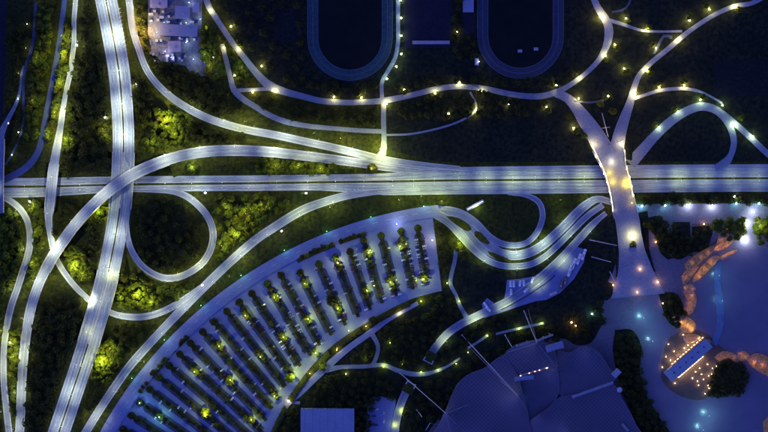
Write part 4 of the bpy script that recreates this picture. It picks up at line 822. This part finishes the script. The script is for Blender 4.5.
# small car park right of the long roof
sheet('small_car_park', [(368, 400), (376, 396), (396, 398), (392, 440), (366, 440)], .065, M['lot'])
for k, (x, y, c, a) in enumerate(((374, 409, 'black', 0), (377, 409.3, 'white', .05), (373.8, 416, 'black', 0), (373, 424.5, 'black', .04), (376.2, 425, 'black', 0), (384, 412, 'silver', 1.5), (384, 421, 'white', 1.5))):
    obj('parked_car', CARM[c], None, P(x, y, .07), a, label='%s car, %s from the top in the small car park right of the long roof' % (c, ordinal(k+1)), category='car', group='cars in the small car park')
def coach(x, y, a, L, label, body='white', wd=2.55, h=3.3):
    e = empty('coach', P(x, y, .12), a, label=label, category='coach', group='coaches on the apron')
    b = MB(); b.box(-L/2, L/2, -wd/2, wd/2, .35, 1.5); b.box(-L/2+.02, L/2-.02, -wd/2+.02, wd/2-.02, 2.55, h, 0, .97); obj('body', b.mesh('body', CM[body]), e)
    b = MB(); b.box(-L/2+.05, L/2-.05, -wd/2+.04, wd/2-.04, 1.48, 2.57); obj('window_band', b.mesh('window_band', M['glass']), e)
    b = MB(); b.box(-L*.25, L*.05, -.8, .8, h, h+.22, 0, .9); b.box(L*.2, L*.32, -.6, .6, h, h+.15, 0, .9); obj('roof_unit', b.mesh('roof_unit', M['metal']), e)
    for wx in (-L*.3, L*.33):
        for sy in (-1, 1):
            b = MB(); b.tube((wx, sy*(wd/2-.3), .5), (wx, sy*(wd/2+.02), .5), .5, n=10); obj('wheel', b.mesh('wheel', M['rubber']), e)
for k, (x, y) in enumerate(((583.5, 254.5), (578.6, 259), (573.8, 263.5), (569.8, 271))):
    coach(x, y, math.radians(70), 12.5, 'white coach, %s from the right in the slanted row on the apron' % ordinal(k+1))
coach(564.8, 281.5, math.radians(78), 11, 'reddish brown coach parked left of the slanted white row', 'brown')
coach(560.8, 285, math.radians(78), 9, 'dark coach at the lower end of the apron', 'brown')
coach(553, 293.5, math.radians(22), 8, 'silver coach at the lower right kerb of the apron', 'silver')
def caravan(x, y, a, L, wd, label):
    e = empty('motorhome', P(x, y, .12), a, label=label, category='motorhome', group='motorhomes on the apron')
    b = MB(); b.box(-L/2, L/2-1.3, -wd/2, wd/2, .4, 2.9); b.box(L/2-1.3, L/2, -wd/2+.1, wd/2-.1, .4, 2.0, 0, .85, -.1); obj('body', b.mesh('body', CM['white']), e)
    b = MB(); b.box(-.5, .2, -.35, .35, 2.9, 3.05); b.box(L*.2, L*.3, -.5, .5, 2.9, 2.98); obj('roof_hatch', b.mesh('roof_hatch', M['glass']), e)
    for wx in (-L*.28, L*.32):
        for sy in (-1, 1):
            b = MB(); b.tube((wx, sy*(wd/2-.2), .35), (wx, sy*(wd/2), .35), .35, n=8); obj('wheel', b.mesh('wheel', M['rubber']), e)
for k, (x, y, a) in enumerate(((510.5, 284, 1.6), (513.5, 284, 1.58), (520, 283.5, 1.4), (523.5, 283, 1.6), (485.5, 305, 2.2), (488, 309, 2.4), (532, 280, 1.2), (511, 292, 1.5), (526, 290, .8))):
    caravan(x, y, a, 6.8, 2.3, 'white motorhome, %s from the west beside the service road' % ordinal(k+1))
# ------------------------------------------------------------------ buildings
def building(name, x, y, L, W, h, a, label, roofm='roof', over=.5, parts=True, cat='building', ridge=0):
    """L, W in metres; a = rotation anticlockwise"""
    e = empty(name, P(x, y, 0), a, label=label, category=cat); occ_disc(x, y, min(L, W)/2/S)
    b = MB(); b.box(-L/2, L/2, -W/2, W/2, -.1, h); obj('wall', b.mesh('wall', M['wall']), e)
    b = MB()
    if ridge:
        v = [(-L/2-over, -W/2-over, h+.01), (L/2+over, -W/2-over, h+.01), (L/2+over, W/2+over, h+.01), (-L/2-over, W/2+over, h+.01), (-L/2-over, 0, h+ridge), (L/2+over, 0, h+ridge)]
        b.add(v, [(0, 1, 5, 4), (2, 3, 4, 5), (0, 4, 3), (1, 2, 5), (3, 2, 1, 0)])
    else: b.box(-L/2-over, L/2+over, -W/2-over, W/2+over, h+.005, h+.35)
    rf = obj('roof', b.mesh('roof', M[roofm]), e)
    if not ridge:
        for k in range(max(1, int(L//14))):
            b = MB(); cx = -L/2+L*(k+.5)/max(1, int(L//14))+random.uniform(-1, 1); cy = random.uniform(-.25, .25)*W; b.box(cx-.9, cx+.9, cy-.6, cy+.6, h+.35, h+1.0, 0, .9); obj('roof_vent', b.mesh('roof_vent', M['metal']), rf)
    for sg in (-1, 1):
        for k in range(max(1, int(L//5))):
            cx = -L/2+L*(k+.5)/max(1, int(L//5)); b = MB(); b.box(cx-.8, cx+.8, sg*W/2-.05, sg*W/2+.05, h*.35, h*.75); obj('window', b.mesh('window', M['glass']), e)
    b = MB(); b.box(L/2-.04, L/2+.06, -.6, .6, 0, 2.1); obj('door', b.mesh('door', M['darkmetal']), e)
    return e
lr = building('long_hall', 327.7, 423.5, 58, 34, 7, 0, 'long flat pale blue roofed hall at the bottom of the car park', over=.4)
b = MB(); b.box(-29.4, 29.4, -9.2, -8.7, 7.36, 7.75); obj('roof_joint', b.mesh('roof_joint', M['palroof']), lr)
b = MB()
for k in range(7): b.box(-29+58*(k+.5)/7-.1, -29+58*(k+.5)/7+.1, -8.6, 17.3, 7.35, 7.5)
obj('roof_seam', b.mesh('roof_seam', M['roof']), lr, kind='stuff')
# yard with sheds in the north
sheet('yard', [(148, -20), (203, -20), (201, 40), (206, 62), (216, 64), (222, 76), (192, 76), (186, 66), (166, 62), (152, 54), (148, 34)], .07, M['yard'], occ=True)
building('yard_shed', 159.5, 3, 18, 11, 5, 0, 'pale violet roofed shed at the top of the yard', 'palroof')
building('yard_shed', 183, 13, 15, 13, 4.5, 0, 'square dark roofed shed in the middle of the yard')
building('yard_shed', 196.3, 8, 6.5, 10, 4, 0, 'small white roofed shed at the right side of the yard', 'palroof')
building('yard_shed', 179, 31, 41, 11.5, 5, -.03, 'long blue-grey roofed shed across the yard', 'roof')
building('yard_shed', 175, 47, 13, 11, 4, .05, 'low brown roofed shed at the lower end of the yard', 'palroof')
building('yard_shed', 210, 66, 11, 9, 4, .0, 'dark shed beside the park road trees', 'roof')
def container(x, y, a, L, label, m, name='container', h=2.6):
    e = empty(name, P(x, y, .08), a, label=label, category='container', group='containers in the yard')
    b = MB(); b.box(-L/2, L/2, -1.2, 1.2, 0, h); obj('body', b.mesh('body', m), e)
    b = MB()
    for k in range(int(L/.6)): b.box(-L/2+.2+k*.6, -L/2+.45+k*.6, -1.25, 1.25, .1, h+.05)
    obj('corrugation', b.mesh('corrugation', m), e, kind='stuff')
    b = MB(); b.box(L/2, L/2+.06, -1.1, 1.1, .1, h-.1); obj('door', b.mesh('door', M['darkmetal']), e)
conts = []
for k in range(48):
    for _ in range(40):
        x = random.uniform(151, 200); y = random.choice((random.uniform(19.5, 24), random.uniform(38, 43), random.uniform(50, 62), random.uniform(53, 62), random.uniform(11, 18)))
        if 10 < y < 19 and x > 172: continue
        if y > 50 and x > 186: continue
        if all(abs(x-a)+abs(y-b) > 3.1 for a, b in conts) and not (166 < x < 184 and 40 < y < 54): break
    else: continue
    conts.append((x, y))
conts.sort()
for k, (x, y) in enumerate(conts):
    container(x, y, random.choice((0, PI/2, .1)), random.choice((2.2, 2.6, 3, 4, 5)), 'metal container, %s from the west in the cluttered yard' % ordinal(k+1), random.choice((CM['white'], CM['silver'], CM['grey'], CM['dark blue'], M['palroof'])))
lamps([(157.5, 33, 1), (165, 23, .6), (187, 23.5, .9), (201, 20, 1), (187, 43, 1.2), (166, 52, .9, (.9, .8, 1)), (172, 58, .8), (194, 60, .9), (214, 58, .7), (190, 3.5, .8), (152, 22, .5), (207, 27.5, 1.2, YELLOW)], 'in the yard', 'west', energy=PE*.5, col=(.62, .76, 1), h=6, r=.2, st=25)
building('kiosk', 476.5, 62, 3.2, 6.5, 3, 0, 'tiny white lit kiosk beside the eastern running track', 'palroof', cat='kiosk')
park_lamp(478.8, 62, 0, 5, BLUEW, PE*.22, .3, 20, 'small white lamp over the kiosk', '')
building('clubhouse', 468, 5, 11, 16, 4, 0, 'dark blue clubhouse between the running tracks', 'roof')
e = empty('spectator_stand', P(431, 42.5, 0), 0, label='narrow blue spectator stand at the end of the sports court', category='stand')
for k in range(3):
    b = MB(); b.box(-20.5, 20.5, -1.8+k*1.2, -.6+k*1.2, 0, .5+.45*k); obj('step', b.mesh('step', M['palroof']), e)
for k, (x, y) in enumerate(((520, 51), (536, 49))):
    e = empty('landing_mat', P(x, y, .09), 0, label=('left' if k == 0 else 'right')+' of the two small grey mats on the eastern sports field', category='mat')
    b = MB(); b.box(-2.4, 2.4, -1.6, 1.6, 0, .7, 0, .95); obj('cushion', b.mesh('cushion', M['palroof']), e); b = MB(); b.box(-2.6, 2.6, -1.8, 1.8, -.02, .1); obj('base', b.mesh('base', M['darkmetal']), e)
# pylon with crossbar on the green wedge north of the bridge
e = empty('pylon', P(609.5, 142, 0), 0, label='slender white pylon with a crossbar on the green wedge above the bridge', category='pylon')
a, c = Vector((0, 0, 0)), P(602, 113, 26)-P(609.5, 142, 0); m_ = a.lerp(c, .5)
b = MB(); b.tube(a, c, .45, .25, 8); obj('mast', b.mesh('mast', M['concrete']), e)
b = MB(); b.tube(m_+Vector((-4.5, -.6, 0)), m_+Vector((4.5, .6, 0)), .3, n=6); obj('crossbar', b.mesh('crossbar', M['concrete']), e)
# ------------------------------------------------------------------ stadium tent roof
def tent(name, poly, peaks, base, label, seam=2.6):
    """stretched membrane: grid clipped by the outline, lifted to peaks near the masts; edge cable round the rim"""
    q = smooth([(x, y, 1) for x, y in poly+poly[:1]], 3)[:-1]; mx, my = q[:, 0].mean(), q[:, 1].mean()
    poly = [(a[0]+(a[0]-mx)/math.hypot(a[0]-mx, a[1]-my)*1.6, a[1]+(a[1]-my)/math.hypot(a[0]-mx, a[1]-my)*1.6) for a in q]
    def hz(x, y): return base+sum(h*math.exp(-math.hypot(x-px, y-py)/rr) for px, py, h, rr in peaks)
    bm = bmesh.new(); vs = [bm.verts.new((x, y, 0)) for x, y in poly]; f = bm.faces.new(vs)
    xs = [p[0] for p in poly]; ys = [p[1] for p in poly]
    for (lo, hi, nrm) in ((min(xs)-max(ys), max(xs)-min(ys), Vector((1, -1, 0))), (min(xs)+min(ys), max(xs)+max(ys), Vector((1, 1, 0)))):
        d = lo
        while d < hi:
            d += 4.2
            g = bm.verts[:]+bm.edges[:]+bm.faces[:]
            bmesh.ops.bisect_plane(bm, geom=g, plane_co=nrm*(d/2), plane_no=nrm)
    for v in bm.verts:
        x, y = v.co.x, v.co.y; v.co = P(x, y, hz(x, y))
    bmesh.ops.recalc_face_normals(bm, faces=bm.faces[:])
    if sum(f.normal.z for f in bm.faces) < 0: bmesh.ops.reverse_faces(bm, faces=bm.faces[:])
    edges = [(e.verts[0].co.copy(), e.verts[1].co.copy()) for e in bm.edges]
    me = bpy.data.meshes.new('membrane'); bm.to_mesh(me); bm.free(); me.materials.append(M['membrane'])
    me.polygons.foreach_set('use_smooth', [True]*len(me.polygons))
    c = P(sum(xs)/len(xs), sum(ys)/len(ys), 0); r = empty(name, c, label=label, category='tent roof', group='')
    me.transform(Matrix.Translation(-c)); obj('membrane', me, r)
    b = MB()
    for a, d in edges: b.tube(a-c+Vector((0, 0, .12)), d-c+Vector((0, 0, .12)), .11, n=3)
    obj('panel_joint', b.mesh('panel_joint', M['joint']), r, kind='stuff')
    b = MB(); n = len(poly)
    for i in range(n):
        (x0, y0), (x1, y1) = poly[i], poly[(i+1) % n]
        b.tube(P(x0, y0, hz(x0, y0)+.1)-c, P(x1, y1, hz(x1, y1)+.1)-c, .16, n=5)
    obj('edge_cable', b.mesh('edge_cable', M['joint']), r)
    return hz
tent('stadium_tent', [(424, 446), (438, 428), (447, 411), (452, 399), (459, 385), (469, 376), (486, 369), (502, 359), (516, 376), (522, 398), (527, 420), (524, 450)], [(448, 414, 16, 12), (520, 397, 22, 16), (482, 446, 14, 30)], 9, 'net-like blue tent roof with the long straight masts at its upper left edge')
tent('stadium_tent', [(504, 358), (514, 348), (535, 342), (552, 350), (556, 372), (557, 392), (548, 406), (530, 418), (524, 398), (518, 376)], [(537, 344, 12, 12), (556, 370, 14, 12), (522, 398, 14, 12)], 10, 'middle blue tent roof carrying the orange-lit gangway')
tent('stadium_tent', [(559, 352), (572, 354), (582, 348), (596, 352), (606, 366), (613, 380), (590, 390), (572, 396), (560, 392), (558, 372)], [(557, 370, 12, 12), (590, 352, 9, 14)], 9, 'right-hand blue tent roof above the bright blue gangway')
tent('stadium_tent', [(530, 422), (549, 409), (562, 398), (590, 394), (612, 386), (622, 402), (634, 424), (640, 450), (530, 450)], [(570, 430, 16, 24), (540, 414, 10, 10)], 8, 'large dark blue tent roof along the bottom edge of the picture')
def mast(x0, y0, x1, y1, h, label, cables=()):
    e = empty('tent_mast', P(x0, y0, 0), label=label, category='mast', group='masts of the stadium tent roofs'); o = e.location; t = P(x1, y1, h)-o
    b = MB(); b.tube((0, 0, -.2), t, .55, .35, 8); b.ball((0, 0, .2), .9, 8, 5); obj('mast_tube', b.mesh('mast_tube', M['palroof']), e)
    for (cx, cy, cz) in cables:
        b = MB(); b.tube(t, P(cx, cy, cz)-o, .16, n=4); obj('cable', b.mesh('cable', M['palroof']), e)
mast(400, 373, 446, 413.5, 42, 'long leaning mast reaching down from the tunnel mouth to the tent roof', ((404, 377, 1), (456, 424, 22), (470, 404, 14), (452, 440, 16)))
mast(462, 335, 518, 396, 46, 'long leaning mast crossing from the trees to the middle of the tent roof', ((468, 346, 1), (524, 405, 26), (500, 380, 16), (494, 370, 12)))
mast(524, 311, 537, 343, 40, 'leaning mast beside the lit footpath above the tent roofs', ((528, 309, 1), (555, 366, 24), (552, 362, 22), (508, 352, 12)))
mast(505, 335, 512, 347, 22, 'short leaning mast at the upper tip of the tent roof', ((516, 352, 10),))
mast(425, 432, 430, 423, 20, 'short mast standing in the trees at the bottom edge', ((440, 426, 10),))
mast(417, 410, 422, 417, 18, 'slim pole among the dark trees below the tunnel mouth')
mast(590, 240, 617, 245.5, 10, 'upper thin pole reaching across the dark lawn to the plaza')
mast(592, 257, 611, 262, 9, 'lower thin pole reaching across the dark lawn to the plaza')
mast(610, 272, 616, 284, 9, 'slim mast at the plaza corner beside the orange lamp')
def slab(name, cat, x0, y0, x1, y1, wd, z, label, m, th=1.2):
    a, c = P(x0, y0, z), P(x1, y1, z); L = (c-a).length; ang = math.atan2(c.y-a.y, c.x-a.x)
    e = empty(name, (*(a.lerp(c, .5)).xy, 0), ang, label=label, category=cat)
    b = MB(); b.box(-L/2, L/2, -wd/2, wd/2, z, z+th); obj('deck', b.mesh('deck', m), e)
    for sg in (-1, 1):
        b = MB(); b.box(-L/2, L/2, sg*wd/2-.08, sg*wd/2+.08, z+th, z+th+1.0); obj('railing', b.mesh('railing', M['metal']), e)
    for fx in (-.4, 0, .4):
        b = MB(); b.tube((L*fx, 0, -.1), (L*fx, 0, z), .35, n=6); obj('support', b.mesh('support', M['pier']), e)
    return e, L
e1, L1 = slab('gangway', 'gangway', 572, 397, 613, 382.5, 2.6, 22, 'bright blue straight gangway on the right-hand tent roofs', M['palroof'], .5)
e2, L2 = slab('gangway', 'gangway', 519, 376, 548, 367.5, 1.2, 27, 'thin gangway with small orange lights on the middle tent roof', M['metal'], .3)
for fx in (-.45, -.15, .05, .2, .44, .47):
    b = MB(); b.ball((L2*fx, 0, 28.1), .45, 8, 5); obj('orange_light', b.mesh('orange_light', glowm((1, .35, .12), 12)), e2)
slab('screen_frame', 'screen', 514.5, 379, 533.5, 377, 4.2, 25, 'dark rectangular screen frame under the orange gangway', M['steelblue'], 1.5)
slab('lighting_gantry', 'gantry', 516, 346.5, 530, 342, 1.6, 22, 'pale lighting gantry at the upper edge of the middle tent roof', M['palroof'], .6)
slab('lighting_gantry', 'gantry', 536, 341, 553, 334.5, 2.0, 24, 'crooked pale gantry above the blue cabin', M['palroof'], .8)
slab('roof_cabin', 'cabin', 546, 349, 563, 344, 7, 22, 'flat light blue cabin on the upper edge of the tent roofs', M['roof'], 2.5)
slab('roof_cabin', 'cabin', 613, 376, 619, 370, 6, 20, 'square pale cabin at the end of the bright gangway', M['palroof'], 2.5)
e = empty('dish_antenna', P(616.3, 387.3, 0), label='round pale dish below the end of the bright gangway', category='dish')
b = MB(); b.ball((0, 0, 22), 3.0, 14, 6, .35); obj('dish', b.mesh('dish', M['palroof'], True), e); b = MB(); b.tube((0, 0, -.1), (0, 0, 21.5), .35, n=6); obj('post', b.mesh('post', M['metal']), e)
slab('jetty', 'jetty', 622, 424, 628, 431, 2.6, 12, 'short pale walkway at the bottom right of the tent roofs', M['palroof'], .5)
# ------------------------------------------------------------------ lakeside restaurant and canopies
A, B_, C_ = P(664.5, 369.5), P(703, 336.5), P(712.5, 347)
L = (B_-A).length; ang = math.atan2((B_-A).y, (B_-A).x); W = (C_-B_).length; ctr = (A+C_)/2
r = empty('lake_restaurant', (ctr.x, ctr.y, 0), ang, label='long blue roofed restaurant with golden eaves on the lake shore', category='restaurant')
b = MB(); b.box(-L/2+1, L/2-1, -W/2+1.5, W/2-1.5, -.1, 4.5); obj('wall', b.mesh('wall', M['wall']), r)
b = MB(); b.box(-L/2+3, L/2, -W/2+.8, W/2-2.2, 4.51, 5.2, 0, .98); rf = obj('roof', b.mesh('roof', M['roof']), r)
for k in range(6):
    b = MB(); cx = -L/2+L*(k+.6)/6.5; b.box(cx-.8, cx+.8, -1.2, .2, 5.2, 5.9, 0, .85); obj('roof_light', b.mesh('roof_light', M['glass']), rf)
b = MB(); b.box(-L/2+8, L/2, W/2-2.0, W/2-.7, 4.52, 4.9); obj('eave', b.mesh('eave', M['canopy']), r)
for sg, x0, x1 in ((1, -L/2+8, L/2), (-1, -L/2+6, L/2-14)):
    n = 12
    for k in range(n):
        x = x0+(x1-x0)*(k+.5)/n; b = MB(); b.box(x-.9, x+.9, sg*(W/2+.25)-.16, sg*(W/2+.25)+.16, 4.2, 4.5); obj('eave_light', b.mesh('eave_light', glowm((1, .72, .38), 7)), r)
    for k in range(5):
        l = bpy.data.objects.new('eave_glow', light(1300, (1, .62, .25), .3)); link(l, r); l.location = (x0+(x1-x0)*(k+.5)/5, sg*(W/2+1.6), 3.4)
b = MB(); b.box(-L/2-3.5, -L/2+2, -W/2+.5, W/2-1, 3.2, 3.5); obj('porch', b.mesh('porch', M['palroof']), r)
b = MB(); b.tube((L/2+.6, 0, 0), (L/2+.6, 0, 4.4), 2.6, 2.6, 14); obj('end_bay', b.mesh('end_bay', M['canopy']), r)
bulbs = [(682.5, 334.5, 1.2), (673.5, 351, .8), (665.5, 356.5, .8), (684, 348, 1.2), (687.5, 345, 1), (670, 360, 1), (674.5, 383, 1), (678, 377, .6), (692, 378, 1), (699, 368, .9), (707, 364, .8), (708, 375.5, 1.6), (711, 374, 1), (707.5, 385, .8), (708.5, 388, .7), (704.5, 393.5, .7), (695, 371.5, .6), (701, 374, .5), (712, 368, .5), (698, 385, .5), (697, 381, .4), (703, 379, .6), (690, 329.5, 1.0), (686, 326, .8), (662, 367, .6), (668, 344, .5), (716, 366, .5)]
for k, (x, y, e_) in enumerate(sorted(bulbs)):
    park_lamp(x, y, .1, 2.6, (1, .66, .28), PE*.13*e_, .36, 22, 'small warm globe lamp, %s from the west on the restaurant terrace' % ordinal(k+1), 'globe lamps on the restaurant terrace', name='terrace_lamp')
def canopy(poly, h, label, power, ribs=7, col=ORANGE):
    ribs = ribs*2-1
    q = smooth([(x, y, 1) for x, y in poly+poly[:1]], 1.5)[:-1]; pts = [Vector(P(a[0], a[1], 0)) for a in q]; c = sum(pts, Vector())/len(pts)
    r = empty('lake_canopy', c, label=label, category='canopy', group='ribbed canopies on the lake shore'); n = len(pts); v = []; f = []
    K = 4
    for j in range(K):
        s_ = 1-j/K
        for p in pts: d = (p-c)*s_; v.append((d.x, d.y, h*(.62+.38*math.sqrt(max(0, 1-s_*s_)))))
    v.append((0, 0, h))
    for j in range(K-1): f += [(j*n+i, j*n+(i+1) % n, (j+1)*n+(i+1) % n, (j+1)*n+i) for i in range(n)]
    f += [((K-1)*n+i, (K-1)*n+(i+1) % n, K*n) for i in range(n)]
    if (pts[0]-c).cross(pts[n//4]-c).z < 0: f = [x[::-1] for x in f]
    obj('membrane', mesh('membrane', v, f, M['canopy']), r)
    ext = max(pts, key=lambda p: (p-c).length)-c; u = ext.normalized(); w_ = Vector((-u.y, u.x, 0))
    for k in range(ribs):
        t = -.85+1.7*k/(ribs-1); pos = [p-c for p in pts if abs((p-c).dot(u)-t*ext.length) < 1.6]
        if len(pos) < 2: continue
        pos.sort(key=lambda d: d.dot(w_)); a, d = pos[0], pos[-1]; m_ = (a+d)/2; b = MB()
        b.tube(a+Vector((0, 0, h*.64)), m_+Vector((0, 0, h*1.03)), .26, n=5); b.tube(m_+Vector((0, 0, h*1.03)), d+Vector((0, 0, h*.64)), .26, n=5)
        obj('rib', b.mesh('rib', M['pier']), r)
    for k in range(5):
        d = (pts[k*n//5]-c)*.86; b = MB(); b.tube((d.x, d.y, -.1), (d.x, d.y, h*.66), .12, n=6); obj('post', b.mesh('post', M['darkmetal']), r)
    for t in (-.45, .1, .55):
        l = bpy.data.objects.new('canopy_light', light(power, col, .3)); link(l, r); l.location = u*(ext.length*t)+Vector((0, 0, h*.45))
canopy([(692, 282), (693, 277), (698, 270), (705, 262), (713, 256), (719, 257), (713, 265), (706, 272), (699, 279)], 5, 'long lattice canopy glowing orange at the lake corner', 420, 9)
canopy([(712, 250), (717, 245), (724, 241), (732, 241), (728, 246), (721, 250)], 4, 'short orange canopy between the lamps and the lake', 330, 6)
canopy([(719, 258), (726, 253), (736, 249.5), (737, 251), (729, 255), (722, 259)], 3.5, 'thin orange canopy strip along the upper lake shore', 160, 6)
canopy([(682, 291), (690, 289), (695.5, 296), (695, 306), (690, 314), (684, 313), (688, 303)], 5, 'tall curved canopy with pink ribs beside the lake', 300, 7, (1, .5, .3))
canopy([(677, 321), (685, 316.5), (693, 321), (695.5, 328), (690, 333), (681, 330)], 4, 'bright golden canopy above the restaurant', 420, 5, (1, .68, .25))
canopy([(745, 359), (755, 353), (766, 356), (776, 365), (776, 378), (763, 374), (752, 367)], 5, 'fan-shaped pinkish canopy at the right picture edge', 420, 8, (1, .5, .3))
canopy([(714, 357), (721, 351.5), (730, 352), (739, 358), (736, 362), (727, 358), (719, 361)], 4, 'dim arched canopy right of the restaurant', 130, 6)
canopy([(716, 243), (719, 233), (727, 228), (735, 232), (738, 240), (728, 241)], 4.5, 'dull violet canopy under the lakeside trees', 120, 6, (1, .55, .5))
canopy([(681, 276), (686, 270), (698, 266), (694, 273), (688, 281), (683, 284)], 4, 'dim ribbed canopy on the plaza side of the lake corner', 110, 6)
for q, lab in (([(684, 263), (698, 253), (711, 246), (714, 250), (703, 260), (691, 270), (685, 268)], 'long dull ribbed canopy between plaza path and glowing lattice canopy'), ([(683, 286), (690, 284), (695, 289), (690, 292), (684, 291)], 'small dull canopy above the tall curved one'), ([(671, 317), (679, 314), (686, 317), (680, 322), (674, 322)], 'small brown canopy left of the bright golden one'), ([(683, 334), (694, 334), (700, 337), (691, 343), (684, 341)], 'low brown canopy between golden canopy and restaurant'), ([(737, 353), (744, 351), (749, 356), (743, 361), (738, 359)], 'small brown canopy left of the fan-shaped one')):
    canopy(q, 3.5, lab, 130, 7, (1, .55, .3))
canopy([(762, 421), (772, 414), (782, 426), (774, 440), (764, 434)], 4, 'small pink-lit canopy at the lower right corner', 160, 5, (1, .5, .4))
lamps([(641, 317, 1), (650, 340, .5), (706, 414, .9), (700, 428, .7), (716, 275, .3), (719, 300, .3)], 'standing by the lake water', 'north', energy=PE*2.4, col=(.35, .9, .95), h=15, r=.2, st=4)
# ------------------------------------------------------------------ hatched markings on the merges
def hatch(name, pts, z, label):
    s = smooth([(x, y, w_, z, 0) for x, y, w_ in pts], 2.0); t, n, l = frames(s); v = []; f = []
    for i in range(0, len(s)-1, 2):
        c = s[i, :2]; hw = s[i, 2]/2; b0 = len(v); d = t[i]*.45
        for q in (c-n[i]*hw, c-n[i]*hw+d, c+n[i]*hw+d+t[i]*hw*.8, c+n[i]*hw+t[i]*hw*.8): v.append(P(q[0], q[1], z))
        f.append((b0, b0+1, b0+2, b0+3))
    if (v[1]-v[0]).cross(v[2]-v[0]).z < 0: f = [x[::-1] for x in f]
    obj(name, mesh(name, v, f, M['paint']), kind='structure')
hatch('hatched_marking', [(119, 8, 3), (121.5, 28, 3.4), (124.5, 45, 3.6), (127, 62, 3)], 7.6, '')
hatch('hatched_marking', [(160, 314, 2.0), (170, 310.5, 2.8), (180, 305, 2.6)], .75, '')
hatch('hatched_marking', [(346, 190.5, 1.6), (356, 189.8, 1.8), (367, 189.2, 1.5)], .75, '')
hatch('hatched_marking', [(455, 173.2, 1.4), (470, 173.6, 1.6), (485, 173.8, 1.2)], .75, '')
print('TREES', n_t, 'SHRUBS', len(TREELETS), 'CARS', ncar, 'LIGHTS', sum(o.type == 'LIGHT' for o in C.objects), 'OBJ', len(C.objects))
